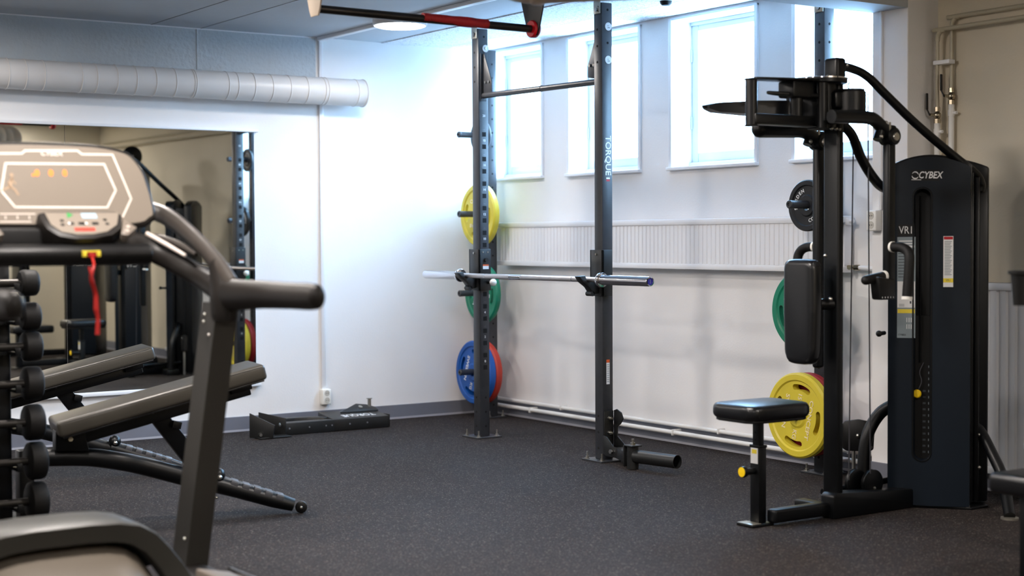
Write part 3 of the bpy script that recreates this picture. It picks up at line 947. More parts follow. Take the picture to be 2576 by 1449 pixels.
# --------------------------------------------------------------- barbell
bx, bz = -0.861, 0.9455
bar = empty('barbell', (bx, -1.72, bz), 'empty chrome barbell resting in the hooks of the squat rack', 'barbell')
m = MB(M['knurl']).cyl((bx, -1.036, bz), (bx, -2.402, bz), 0.014, n=24)
m.use(M['chrome']).cyl((bx, -1.30, bz), (bx, -1.306, bz), 0.0143, n=24).cyl((bx, -2.13, bz), (bx, -2.136, bz), 0.0143, n=24).cyl((bx, -1.55, bz), (bx, -1.66, bz), 0.0142, n=24)
m.make('shaft', bar)
for s, y in ((1, -1.040), (-1, -2.372)):
    m = MB(M['chrome'])
    m.lathe((bx, y - s * 0.004, bz), (0, s, 0), [(0.015, 0), (0.036, 0.0), (0.0385, 0.004), (0.0385, 0.016), (0.036, 0.02), (0.0262, 0.021), (0.0262, 0.028), (0.025, 0.03), (0.025, 0.395), (0.0235, 0.40), (0.018, 0.401), (0.0175, 0.396)], 32)
    sl = m.make('sleeve', bar)
    mm = mat('blue_end_cap', (50, 44, 140), 0.4) if 'cap' not in M else M['cap']; M['cap'] = mm
    MB(mm).lathe((bx, y - s * 0.004 + s * 0.394, bz), (0, s, 0), [(0.018, 0), (0.018, 0.004), (0, 0.005)], 24).use(M['chrome']).box((bx, y + s * 0.3952, bz), (0.002, 0.001, 0.02)).make('end_cap', sl)

# ------------------------------------------- rack attachment on the floor
a0 = Zp(717, 1096, 0); a1 = Zp(979, 1074.5, 0)
kit = empty('rack_attachment', ((a0.x + a1.x) / 2, a0.y, 0), 'black steel rack attachment with brackets lying on the floor under the wall socket', 'rack attachment')
ux = (V(a1.x, a1.y, 0) - V(a0.x, a0.y, 0)); L = ux.length; ux.normalize(); uy = V(-ux.y, ux.x, 0)
def K(s, t, z): return V(a0.x, a0.y, 0) + ux * s + uy * t + V(0, 0, z)
Rk = Matrix((ux, uy, V(0, 0, 1))).transposed()
def kbox(m, s0, t0, z0, s1, t1, z1, bev=0.003):
    return m.box(K((s0 + s1) / 2, (t0 + t1) / 2, (z0 + z1) / 2), (abs(s1 - s0), abs(t1 - t0), abs(z1 - z0)), Rk, bev)
m = MB(M['rackdark']); kbox(m, 0.0, 0, 0.002, L * 0.5, 0.080, 0.072)
m.prism([K(L * 0.46, t_, z_) for t_, z_ in ((0, 0.002), (0, 0.072), (0.02, 0.074), (0.215, 0.098), (0.215, 0.002))], ux * (L * 0.54), 0.003)
m.use(M['greytop'])
for s in (0.03, 0.16, 0.27, 0.31, 0.43, 0.55): 
    if s < L: m.cyl(K(s, 0, 0.04), K(s, -0.002, 0.04), 0.005, n=10)
m.use(M['letter']).text('TORQUE', K(L * 0.75, 0.075, 0.0809), -ux, -(uy * 0.9925 + V(0, 0, 0.1222)), 0.075, 0.0006, bold=0.012, sx=0.72)
m.make('beam', kit)
m = MB(M['rackdark'])
P = [(-0.05, 0.155), (-0.05, 0.205), (0.16, 0.215), (0.26, 0.19), (0.42, 0.105), (0.30, 0.085), (0.22, 0.15), (0.14, 0.168)]
m.prism([K(s, t, 0.025) for s, t in P], (0, 0, 0.055), 0.004)
m.make('side_arm', kit)
m = MB(M['rackdark'])
m.prism([K(-0.235, -0.02, 0.006), K(-0.125, -0.10, 0.006), K(-0.115, -0.108, 0.080), K(-0.232, -0.015, 0.150), ], ux * 0.006 + uy * 0.004, 0.001)
m.prism([K(-0.115, 0.12, 0.006), K(-0.005, -0.02, 0.006), K(-0.005, -0.02, 0.105), K(-0.115, 0.12, 0.135)], ux * 0.006 + uy * 0.003, 0.001)
kbox(m, -0.20, -0.09, 0.002, 0.0, 0.0, 0.010)
m.use(M['zinc']).cyl(K(-0.185, -0.055, 0.028), K(-0.19, -0.082, 0.026), 0.009, n=10).cyl(K(-0.04, -0.012, 0.075), K(-0.045, -0.03, 0.065), 0.006, n=8)
m.make('end_bracket', kit)
m = MB(M['rackdark'])
P = [(L - 0.26, 0.15, 0.089), (L - 0.12, 0.21, 0.128), (L - 0.05, 0.21, 0.120), (L - 0.0, 0.18, 0.104), (L - 0.0, 0.14, 0.088), (L - 0.10, 0.14, 0.088)]
m.prism([K(*p) for p in P], (0, 0, 0.007), 0.001)
kbox(m, L, 0.0, 0.002, L + 0.006, 0.09, 0.08, 0.001)
m.use(M['steelplate']).cyl(K(L - 0.105, 0.182, 0.108), K(L - 0.104, 0.177, 0.120), 0.013, n=14)
m.make('hook_plate', kit)
m = MB(M['zinc']).cyl(K(L - 0.035, 0.19, 0.11), K(L - 0.035, 0.19, 0.162), 0.011, n=14).cyl(K(L - 0.035, 0.19, 0.162), K(L - 0.035, 0.19, 0.166), 0.019, n=16)
m.make('pin', kit)

# --------------------------------------------- ceiling-hung pull-up bar
PB = -3.2
e0 = Yp(797, 22, PB); e1 = Yp(1338, 73, PB)
zb = (e0.z + e1.z) / 2
pu = empty('ceiling_pull_up_bar', ((e0.x + e1.x) / 2, PB, zb), 'black and red pull-up bar hanging from the ceiling on tapered brackets', 'pull-up bar')
m = MB(M['barblack']).cyl((e0.x, PB, e0.z), (e1.x, PB, e1.z), 0.0165, n=24).make('bar', pu)
ra, rb = Yp(1063, 44, PB), Yp(1226, 61, PB)
m = MB(M['redtape'])
n = 16; rp = []
for k in range(n + 1):
    t = k / n; rp.append((0.0195 + (0.002 if 0.5 < t < 0.8 else 0) + random.uniform(-0.0004, 0.0004), t * (rb - ra).length))
m.lathe(ra, rb - ra, [(0.0165, 0)] + rp + [(0.0165, rp[-1][1])], 24)
m.make('grip_tape', pu)
for (p, s) in ((e0, -1), (e1, 1)):
    m = MB(M['rackdark'] if s > 0 else M['ductbeige'])
    w0, w1 = 0.085, 0.045
    ztop = CH - 0.008
    P = [V(p.x + s * 0.004, PB - w1, p.z), V(p.x + s * 0.004, PB - w0, p.z + 0.12), V(p.x + s * 0.004, PB - w0 - 0.02, ztop), V(p.x + s * 0.004, PB + w0 + 0.02, ztop), V(p.x + s * 0.004, PB + w0, p.z + 0.12), V(p.x + s * 0.004, PB + w1, p.z), V(p.x + s * 0.004, PB + 0.03, p.z - 0.03), V(p.x + s * 0.004, PB - 0.03, p.z - 0.03)]
    m.prism(P, (s * 0.008, 0, 0), 0.002)
    m.bb((p.x - s * 0.03, PB - 0.10, CH - 0.008), (p.x + s * 0.05, PB + 0.10, CH), 0.001)
    b_ = m.make('hanger_plate', pu)
    if s > 0:
        m = MB(M['redcap']).lathe((p.x - 0.008, PB, p.z), (1, 0, 0), [(0.018, 0), (0.034, 0.0), (0.037, 0.004), (0.037, 0.026), (0.031, 0.034), (0, 0.036)], 32)
        m.make('end_collar', pu)

# ------------------------------------------------ weight-stack machines
def capsule_pts(c, u, half, z0, z1, n=8):
    """vertical capsule outline in the plane (u, z)"""
    P = []
    for i in range(n + 1):
        a = PI * i / n; P.append(c + u * (half * math.cos(a)) + V(0, 0, z1 - half + half * math.sin(a)))
    for i in range(n + 1):
        a = PI + PI * i / n; P.append(c + u * (half * math.cos(a)) + V(0, 0, z0 + half + half * math.sin(a)))
    return P

def tower(parent, Lc, u, width, depth, zend, zmid, slot=True, zb=0.0):
    """shrouded stack: Lc = front left floor corner seen from the front, u = rightwards"""
    u = u.normalized(); n = V(u.y, -u.x, 0)      # outward normal (to the viewer of the front)
    def T(s, t, z): return Lc + u * s - n * t + V(0, 0, z)
    def arch(z, s0, s1, drop=0.0, N=14):
        P = [(s0, z)]
        for i in range(N + 1):
            f = i / N; P.append((s0 + (s1 - s0) * f, zend - drop + (zmid - zend) * (1 - (2 * f - 1) ** 2)))
        P.append((s1, z)); return P
    def bulge(s): return 0.018 * (1 - (2 * s / width - 1) ** 2)
    m = MB(M['navy'])
    N = 14
    outer = [];
    # front shroud: curved front and back skins joined
    fr = []; bk = []
    for i in range(N + 1):
        s = width * i / N
        zt = zend + (zmid - zend) * (1 - (2 * i / N - 1) ** 2)
        fr.append((T(s, -bulge(s), zb + 0.012), T(s, -bulge(s), zt)))
        bk.append((T(s, 0.055, zb + 0.012), T(s, 0.055, zt)))
    vs = []; fs = []
    for i in range(N + 1): vs += [fr[i][0], fr[i][1], bk[i][1], bk[i][0]]
    for i in range(N):
        a = 4 * i; b = 4 * (i + 1)
        for k in range(4):
            fs.append([a + k, b + k, b + (k + 1) % 4, a + (k + 1) % 4])
    fs += [[0, 1, 2, 3][::-1], [4 * N + k for k in range(4)]]
    m.add(vs, fs)
    sc_ = width * 0.425; hw = width * 0.10
    if slot:
        c = MB(M['navy']).prism(capsule_pts(T(sc_, -0.05, 0), u, hw, 0.205, zend - 0.09), n * -0.15)
        m = cut(m, [c])
        # groove around the slot
        for f in (1,):
            P = capsule_pts(T(sc_, -bulge(sc_) - 0.0, 0), u, hw + 0.004, 0.201, zend - 0.086, 10)
            m.use(M['mach']).tube(P + [P[0]], 0.0035, 6, 1, smooth=False)
    fs_ = m.make('front_shroud', parent, ang=30)
    # raised rim behind, dark core and rear shroud
    m = MB(M['mach'])
    P = arch(0.012, -0.004, width + 0.004, -0.012)
    m.prism([T(s, 0.055, z) for s, z in P], -n * 0.02, 0.003)
    m.bb(T(0, 0, 0), T(0, 0, 0)) if False else None
    R = Matrix((u, -n, V(0, 0, 1))).transposed()
    m.box(T(width / 2 + 0.016, (0.075 + depth - 0.06) / 2, zend / 2), (width - 0.01, depth - 0.135, zend - 0.04), R, 0.004)
    for k in range(3): m.box(T(width + 0.024, 0.092 + k * 0.028, zend / 2 - 0.01), (0.02, 0.012, zend - 0.06), R, 0.004)
    m.use(M['zinc']).ball(T(width + 0.036, 0.09, 0.31), 0.008, 10).ball(T(width + 0.036, 0.09, 0.17), 0.008, 10)
    m.make('core', parent)
    m = MB(M['mach'])
    P = arch(0.012, 0.004, width + 0.068, -0.004)
    m.prism([T(s, depth, z) for s, z in P], n * 0.062, 0.008)
    m.make('rear_shroud', parent)
    m = MB(M['mach'])
    m.prism([T(-0.02, 0.0, 0), T(width + 0.01, 0.0, 0), T(width + 0.075, depth * 0.4, 0), T(width + 0.03, depth, 0), T(-0.02, depth, 0)], (0, 0, 0.010), 0.002)
    m.use(M['zinc']).cyl(T(width - 0.006, 0.012, 0.01), T(width - 0.006, 0.012, 0.016), 0.009, n=12)
    m.make('base_plate', parent)
    if slot:
        m = MB(M['black'])
        m.box(T(sc_, 0.062 - 0.02, 0.42), (hw * 1.9, 0.01, 0.80), R)
        m.use(M['placardline'])
        for k in range(11):
            m.box(T(sc_ + 0.006, 0.0365, 0.235 + k * 0.0262), (0.012, 0.001, 0.008), R)
        m.use(M['placard'])
        for k in range(15):
            m.box(T(sc_ + hw * 0.72, 0.0365, 0.235 + k * 0.0262), (0.003, 0.001, 0.010), R)
        m.use(M['mach'])
        m.cyl(T(sc_ - 0.012, 0.033, 0.62), T(sc_ - 0.012, 0.033, zend - 0.12), 0.004, n=8)
        ws = m.make('weight_stack', parent)
        m = MB(M['ybutton']).lathe(T(sc_ - 0.022, 0.02, 0.487), n, [(0, 0), (0.0165, 0.0), (0.018, 0.003), (0.018, 0.012), (0.014, 0.016), (0, 0.017)], 20)
        m.use(M['cable'])
        m.tube([T(sc_ - 0.018, 0.018, 0.50), T(sc_ - 0.004, 0.02, 0.54), T(sc_ - 0.012, 0.02, 0.58), T(sc_ + 0.004, 0.03, 0.62)], 0.0016, 6, 4)
        m.make('selector_pin', ws)
    return T, u, n, fs_

def plane_hit(px, py, P0, n):
    d = ray(px, py); return CAM + d * ((P0 - CAM).dot(n) / d.dot(n))

YM = -4.10
A = empty('chest_press_machine', (-1.0, YM, 0), 'black chest press machine with navy stack tower, seat and hanging press arms', 'chest press machine', None)
Rc = V(-0.401, -4.324, 0); uT = V(0.6, -0.8, 0)
Lc = Rc - uT * 0.338
T, uT, nT, sh = tower(A, Lc, uT, 0.338, 0.225, 1.452, 1.497)
def on_face(px, py, off=0.0):
    """point on the curved tower front seen at a photo pixel"""
    p = plane_hit(px, py, Lc, nT)
    for _ in range(3):
        s = (p - Lc).dot(uT); b = 0.018 * (1 - (2 * s / 0.338 - 1) ** 2)
        p = plane_hit(px, py, Lc + nT * (b + off), nT)
    return p
def face_rect(m, x0, y0, x1, y1, th=0.0012, inset=0.0):
    a = on_face((x0 + x1) / 2, (y0 + y1) / 2)
    p0 = on_face(x0, (y0 + y1) / 2); p1 = on_face(x1, (y0 + y1) / 2)
    zt = on_face((x0 + x1) / 2, y0).z; zb_ = on_face((x0 + x1) / 2, y1).z
    du = (p1 - p0); w_ = du.length; du.normalize(); nn = V(du.y, -du.x, 0)
    R = Matrix((du, -nn, V(0, 0, 1))).transposed()
    c = (p0 + p1) / 2; c.z = (zt + zb_) / 2; c = c + nn * (0.001 + inset)
    m.box(c, (w_, th, zt - zb_), R)
    return c, du, nn, w_, zt - zb_
m = MB(M['black']); c, du, nn, w_, h_ = face_rect(m, 2291, 427, 2363, 455, 0.003)
f = c + nn * 0.0016
m.use(M['letter']).text('CYBEX', f + du * (w_ * 0.18), du, (0, 0, 1), h_ * 0.86, 0.0006, shear=0.25, bold=0.016, sx=0.78)
# swirl mark
for a in (0, PI):
    pts = [f - du * (w_ * 0.34) + du * (w_ * 0.115 * math.cos(a + q)) + V(0, 0, h_ * 0.30 * math.sin(a + q)) for q in [PI * (0.05 + 0.8 * i / 10) for i in range(11)]]
    m.tube([p + nn * 0.0006 for p in pts], [0.0008 + 0.0020 * math.sin(PI * i / 10) for i in range(11)], 6, 1, smooth=False)
m.bb(f, f) if False else None
m.box(f - du * (w_ * 0.3) + V(0, 0, -h_ * 0.40), (w_ * 0.34, 0.0006, h_ * 0.05), Matrix((du, -nn, V(0, 0, 1))).transposed())
m.make('name_plate', sh)
m = MB(M['black']); c, du, nn, w_, h_ = face_rect(m, 2259, 565, 2301, 594, 0.003)
m.use(M['letter']).text('VR1', c + nn * 0.0016, du, (0, 0, 1), h_ * 0.92, 0.0006, bold=0.0, sx=0.80)
m.make('model_plate', sh)
m = MB(M['placard']); c, du, nn, w_, h_ = face_rect(m, 2257, 596, 2303, 850, 0.0012)
RF = Matrix((du, -nn, V(0, 0, 1))).transposed()
def pl(m, s0, s1, t0, t1, mt, k=0.0010):
    RF = Matrix((du, -nn, V(0, 0, 1))).transposed()
    m.use(M[mt]).box(c + du * ((s0 + s1) / 2 - 0.5) * w_ + V(0, 0, (0.5 - (t0 + t1) / 2) * h_) + nn * k, ((s1 - s0) * w_, 0.0006, (t1 - t0) * h_), RF)
pl(m, 0.02, 0.98, 0.44, 0.70, 'paper'); pl(m, 0.03, 0.97, 0.715, 0.755, 'ylabel')
for k in range(9): pl(m, 0.06, 0.55 if k % 3 else 0.9, 0.16 + k * 0.029, 0.167 + k * 0.029, 'placardline')
for t in (0.035, 0.06): pl(m, 0.08, 0.92, t, t + 0.012, 'paper')
pl(m, 0.30, 0.94, 0.085, 0.105, 'paper')
for k in range(4): pl(m, 0.70, 0.78, 0.47 + k * 0.055, 0.495 + k * 0.055, 'placardline', 0.0016)
for k in range(3): pl(m, 0.10, 0.40, 0.665 + k * 0.01, 0.668 + k * 0.01, 'placardline', 0.0016)
for k in range(4):
    for j in range(2): pl(m, 0.52 + k * 0.12, 0.56 + k * 0.12, 0.80 + j * 0.065, 0.845 + j * 0.065, 'paper')
m.use(M['placardline']).text('CYBEX', c - du * (w_ * 0.22) - V(0, 0, 0.47 * h_) + nn * 0.001, du, (0, 0, 1), 0.011, 0.0005, bold=0.01)
m.make('instruction_placard', sh)
m = MB(M['paper']); c, du, nn, w_, h_ = face_rect(m, 2373, 594, 2398, 722, 0.0012)
pl(m, 0.04, 0.96, 0.01, 0.065, 'redcap'); pl(m, 0.0, 1.0, 0.83, 0.91, 'ylabel')
for k in range(22): pl(m, 0.12, 0.86 - 0.08 * (k % 3), 0.10 + k * 0.031, 0.113 + k * 0.031, 'placard')
m.use(M['placardline']).text('VR1', c - V(0, 0, 0.37 * h_) + nn * 0.0012, du, (0, 0, 1), 0.012, 0.0004)
m.make('warning_label', sh)

# frame on the floor, column, seat
q = Zp(1909, 1324, 0.0)
sx0, sy0 = q.x, q.y           # near corner of the seat post sleeve
sxc, syc = sx0 + 0.021, sy0 + 0.026
m = MB(M['mach'])
zq = Yp(1909, 1118, syc).z
m.bb((sx0, sy0, 0.01), (sx0 + 0.042, sy0 + 0.052, zq), 0.004)
m.bb((sx0 - 0.002, sy0 - 0.002, zq - 0.012), (sx0 + 0.044, sy0 + 0.054, zq), 0.002)
m.use(M['paper']).bb((sx0 - 0.0008, sy0 + 0.006, zq - 0.075), (sx0, sy0 + 0.047, zq - 0.012)).use(M['ylabel']).bb((sx0 - 0.0012, sy0 + 0.012, zq - 0.035), (sx0, sy0 + 0.04, zq - 0.018))
sp = m.make('seat_sleeve', A)
kz = zq - 0.105
m = MB(M['mach']).cyl((sx0, syc, kz), (sx0 - 0.055, syc - 0.004, kz + 0.002), 0.014, n=16).lathe((sx0 - 0.052, syc - 0.004, kz + 0.002), (-1, 0, 0), [(0.012, 0), (0.022, 0.004), (0.0235, 0.012), (0.021, 0.02)], 20)
m.use(M['ybutton']).lathe((sx0 - 0.071, syc - 0.004, kz + 0.002), (-1, 0, 0), [(0.0195, 0), (0.0195, 0.003), (0, 0.004)], 24)
m.make('adjustment_knob', sp)
m = MB(M['mach']).bb((sx0 + 0.006, sy0 + 0.008, zq - 0.05), (sx0 + 0.036, sy0 + 0.044, 0.0 + Yp(1909, 1050, syc).z), 0.003)
m.use(M['hole'])
for k in range(2): m.cyl((sx0 + 0.006, syc, zq + 0.02 + k * 0.03), (sx0 + 0.0055, syc, zq + 0.02 + k * 0.03), 0.005, n=10)
m.make('seat_post', A)
m = MB(M['mach']).bb((sx0 - 0.055, sy0 - 0.022, 0), (sx0 + 0.065, sy0 + 0.075, 0.012), 0.005).use(M['steelplate']).bb((sx0 - 0.052, sy0 - 0.018, 0.012), (sx0 - 0.002, sy0 + 0.07, 0.0135), 0.001)
m.make('foot_plate', A)
cx0, cy0 = -1.0, -4.142
m = MB(M['mach']).bb((sx0 + 0.04, YM - 0.026, 0.012), (cx0 + 0.002, YM + 0.026, 0.068), 0.012, 3)
m.make('front_rail', A)
m = MB(M['mach']).prism([V(cx0 - 0.03, YM - 0.05, 0.0), V(-0.44, YM - 0.05, 0.0), V(-0.44, YM - 0.05, 0.075), V(cx0 - 0.012, YM - 0.05, 0.108), V(cx0 - 0.03, YM - 0.05, 0.095)], (0, 0.075, 0), 0.008)
m.cyl((cx0 + 0.06, YM + 0.10, 0.085), (-0.50, YM + 0.10, 0.10), 0.014, n=12)
m.bb((cx0 - 0.01, YM + 0.03, 0), (cx0 + 0.05, YM + 0.20, 0.05), 0.008)
m.make('floor_rail', A)
m = MB(M['mach'])
m.bb((cx0, cy0, 0.005), (cx0 + 0.036, cy0 + 0.085, 1.80), 0.010, 3)
m.bb((cx0 - 0.004, cy0 + 0.004, 1.795), (cx0 + 0.055, cy0 + 0.082, 1.893), 0.014, 3)
m.use(M['zinc']).ball((cx0 + 0.052, cy0 + 0.0, 1.862), 0.006, 10)
m.make('column', A)
zs = Yp(1910, 1022, syc).z
s_top = Yp(1910, 1005, syc).z
a = Yp(1776, 1030, syc - 0.0); b = Yp(2046, 1030, syc)
m = MB(M['vinyl'])
sw, sl_ = 0.27, 0.345
scx = (a.x + b.x) / 2 + 0.0
hx = sl_ / 2
P = [(-hx, -sw / 2 + 0.05), (-hx + 0.02, -sw / 2 + 0.012), (-hx + 0.06, -sw / 2), (hx - 0.05, -sw / 2), (hx - 0.012, -sw / 2 + 0.02), (hx, -sw / 2 + 0.06), (hx, sw / 2 - 0.06), (hx - 0.012, sw / 2 - 0.02), (hx - 0.05, sw / 2), (-hx + 0.06, sw / 2), (-hx + 0.02, sw / 2 - 0.012), (-hx, sw / 2 - 0.05)]
SP = V(scx, syc, 0)
m.prism([SP + V(x, y, s_top - 0.072) for x, y in P], (0, 0, 0.062), 0.022, 4)
m.use(M['black']).prism([SP + V(x * 0.93, y * 0.9, s_top - 0.08) for x, y in P], (0, 0, 0.012), 0.002)
m.make('seat', A)

# back pad with bracket
pa = Yp(1965, 780, -4.10)
zt, zb_ = Xp(2020, 652, -1.125).z, Xp(2020, 918, -1.125).z
py0, py1 = Xp(2046, 780, -1.13).y, Xp(1966, 780, -1.13).y
ym_ = (py0 + py1) / 2; hw = (py1 - py0) / 2
prof = [(0.97 * hw, 0.93), (0.985 * hw, 0.5), (0.92 * hw, 0.12), (0.80 * hw, 0.03), (0.5 * hw, 0.0), (-0.5 * hw, 0.0), (-0.80 * hw, 0.03), (-0.92 * hw, 0.12), (-0.985 * hw, 0.5), (-0.97 * hw, 0.93), (-0.85 * hw, 0.985), (-0.5 * hw, 1.0), (0.5 * hw, 1.0), (0.85 * hw, 0.985)]
m = MB(M['vinyl']).prism([V(-1.132, ym_ + y, zb_ + (zt - zb_) * t) for y, t in prof], (0.066, 0, 0), 0.024, 4)
bp = m.make('back_pad', A)
zc = Yp(2088, 765, YM).z
m = MB(M['mach']).cyl((-1.075, ym_ - 0.01, zc), (cx0 + 0.01, YM - 0.01, zc), 0.024, n=18).bb((-1.072, ym_ - 0.04, zc - 0.16), (-1.064, ym_ + 0.04, zc + 0.16), 0.003)
m.use(M['zinc']).ball((-1.03, YM - 0.03, zc + 0.022), 0.010, 10).ball((-1.05, YM - 0.02, zc + 0.20), 0.008, 10)
m.make('pad_bracket', A)

# press arms
for s, name_y in ((-1, -4.297), (1, -3.905)):
    yy = name_y
    m = MB(M['mach'])
    if s < 0:
        m.tube([(-1.20, yy, 1.632), (-1.02, yy, 1.636), (-0.965, yy, 1.630), (-0.915, yy, 1.602), (-0.880, yy, 1.575)], 0.027, 16, 6)
    else:
        m.tube([(-1.21, yy, 1.606), (-1.02, yy, 1.612), (-0.965, yy, 1.610), (-0.915, yy, 1.592), (-0.880, yy, 1.570)], [0.036, 0.036, 0.034, 0.030, 0.028], 18, 6)
        m.ball((-1.21, yy, 1.606), 0.036, 16)
    m.lathe((-0.87, yy + 0.035, 1.565), (0, -1, 0), [(0, 0), (0.03, 0), (0.036, 0.006), (0.036, 0.064), (0.03, 0.07), (0, 0.07)], 22)
    m.bb((-0.905, yy - 0.025, 1.535), (-0.845, yy + 0.025, 1.61), 0.014, 3)
    m.cyl((-0.915, yy, 1.60), (-0.938, yy, 1.548), 0.02, n=14)
    m.bb((-0.894, yy - 0.018, 0.955 if s < 0 else 0.60), (-0.846, yy + 0.018, 1.54), 0.012, 3)
    m.use(M['zinc']).lathe((-0.868, yy - 0.035, 1.562), (0, -1, 0), [(0.018, 0), (0.016, 0.004), (0, 0.006)], 16)
    m.ball((-0.905, yy - 0.012, 1.615), 0.012, 10).ball((-0.935, yy - 0.016, 1.562), 0.010, 10)
    m.bb((-0.900, yy - 0.028, 1.575), (-0.890, yy - 0.025, 1.62))
    arm = m.make('press_arm', A)
    g = MB(M['rubber'])
    z0 = 1.118
    g.tube([(-0.872, yy + s * 0.022, z0), (-0.872, yy + s * 0.07, z0 - 0.003), (-0.874, yy + s * 0.105, z0 - 0.022), (-0.880, yy + s * 0.116, z0 - 0.065), (-0.888, yy + s * 0.112, z0 - 0.20)], 0.020, 18, 6)
    g.use(M['sock']).cyl((-0.872, yy + s * 0.016, z0), (-0.872, yy + s * 0.026, z0), 0.0225, n=18).cyl((-0.888, yy + s * 0.112, z0 - 0.198), (-0.889, yy + s * 0.112, z0 - 0.210), 0.022, n=18)
    g.make('grip', arm)
    g = MB(M['rubber']).cyl((-0.90, yy, 1.0), (-1.00, yy + 0.004, 0.985), 0.019, n=18).ball((-1.00, yy + 0.004, 0.985), 0.019, 14)
    g.use(M['sock']).cyl((-0.893, yy, 1.001), (-0.905, yy, 0.9995), 0.022, n=18)
    g.make('lower_grip', arm)
    if s < 0:
        g = MB(M['black']).prism([V(-0.965, yy - 0.03, 1.0), V(-0.86, yy - 0.03, 0.985), V(-0.86, yy - 0.03, 0.905), V(-0.95, yy - 0.03, 0.905)], (0, 0.05, 0), 0.008)
        g.use(M['letter'])
        for k in range(5): g.box((-0.94 + k * 0.016, yy - 0.0305, 0.915), (0.003, 0.001, 0.006))
        g.make('range_adjuster', arm)

# head: hub, cams, roller
hx_, hy_ = -1.045, -4.095
m = MB(M['mach'])
m.cyl((hx_, hy_, 1.60), (hx_, hy_, 1.80), 0.058, n=28)
m.lathe((hx_ - 0.005, hy_, 1.782), (0, 0, 1), [(0.0, 0), (0.100, 0), (0.106, 0.004), (0.106, 0.018), (0.09, 0.024), (0, 0.024)], 40)
m.use(M['chrome']).lathe((hx_ - 0.005, hy_, 1.800), (0, 0, 1), [(0.1055, 0), (0.108, 0.001), (0.108, 0.006), (0.1055, 0.007)], 40)
m.use(M['mach']).bb((hx_ - 0.075, hy_ - 0.06, 1.61), (hx_ - 0.02, hy_ + 0.05, 1.785), 0.012)
m.cyl((hx_ - 0.055, hy_ - 0.055, 1.60), (hx_ - 0.055, hy_ - 0.055, 1.79), 0.022, n=18)
m.bb((hx_ - 0.03, hy_ - 0.20, 1.617), (hx_ + 0.03, hy_ + 0.19, 1.655), 0.012)
m.use(M['zinc'])
for dx, dy in ((0.03, -0.05), (0.055, -0.045), (0.0, -0.055)): m.ball((hx_ + dx, hy_ + dy, 1.600), 0.008, 8).ball((hx_ + dx, hy_ + dy + 0.02, 1.812), 0.008, 8)
hub = m.make('head', A)
m = MB(M['mach'])
ro = Yp(1890, 260, YM)
m.lathe((ro.x, YM, Yp(1890, 318, YM).z), (0, 0, 1), [(0, 0), (0.028, 0), (0.030, 0.004), (0.024, 0.006), (0.024, 0.182), (0.030, 0.184), (0.028, 0.188), (0, 0.188)], 24)
m.make('roller', hub)
zpu = Yp(1960, 205, YM).z
m = MB(M['mach'])
m.prism([V(ro.x, YM - 0.03, zpu), V(ro.x + 0.02, YM - 0.04, zpu), V(hx_ + 0.02, YM - 0.075, zpu + 0.010), V(hx_ + 0.02, YM + 0.075, zpu + 0.010), V(ro.x + 0.02, YM + 0.04, zpu), V(ro.x, YM + 0.03, zpu)], (0, 0, 0.008), 0.002)
m.prism([V(ro.x + 0.08, YM, zpu - 0.055), V(hx_ - 0.04, YM - 0.06, zpu - 0.06), V(hx_ - 0.04, YM + 0.06, zpu - 0.06)], (0, 0, 0.016), 0.004)
m.bb((hx_ - 0.21, YM - 0.045, zpu - 0.062), (hx_ - 0.09, YM + 0.045, zpu + 0.004), 0.008)
m.cyl((hx_ - 0.15, YM, 1.61), (hx_ - 0.15, YM, zpu), 0.026, n=18)
m.bb((ro.x - 0.005, YM - 0.03, Yp(1890, 300, YM).z - 0.02), (hx_, YM + 0.03, Yp(1890, 285, YM).z), 0.008)
m.make('head_plate', hub)
t0 = Yp(1776, 268, -3.86); t1 = Yp(2000, 268, -4.0)
m = MB(M['mach'])
dv = (t1 - t0)
m.loft([[t0 + V(0, 0.02 * a, 0.006 * b) for a, b in ((-1, 1), (1, 1), (1, -1.5), (-1, -1.5))],
        [t0 + dv * 0.10 + V(0, 0.03 * a, 0.015 * b) for a, b in ((-1, 1), (1, 1), (1, -1.6), (-1, -1.6))],
        [t0 + dv * 0.5 + V(0, 0.05 * a, 0.021 * b) for a, b in ((-1, 1), (1, 1), (1, -1.7), (-1, -1.7))],
        [t1 + V(0, 0.05 * a, 0.021 * b) for a, b in ((-1, 1), (1, 1), (1, -1.7), (-1, -1.7))]])
m.cyl(t0 - dv * 0.04, t0 + dv * 0.03, 0.006, n=10)
m.make('cam_arm', hub)
dc = Yp(2157, 250, -4.20)
m = MB(M['mach']).lathe((dc.x - 0.01, -4.175, dc.z - 0.05), (0, 0, 1), [(0, 0), (0.055, 0), (0.060, 0.005), (0.060, 0.08), (0.054, 0.086), (0.054, 0.092), (0, 0.092)], 30)
m.tube([(hx_ + 0.09, -4.16, 1.79), (dc.x - 0.02, -4.17, 1.765), (dc.x + 0.045, -4.175, 1.72), (dc.x + 0.05, -4.175, 1.66)], 0.003, 8, 4)
m.bb((dc.x - 0.10, -4.18, dc.z - 0.035), (dc.x + 0.02, -4.10, dc.z + 0.03), 0.01)
m.make('head_pulley', hub)
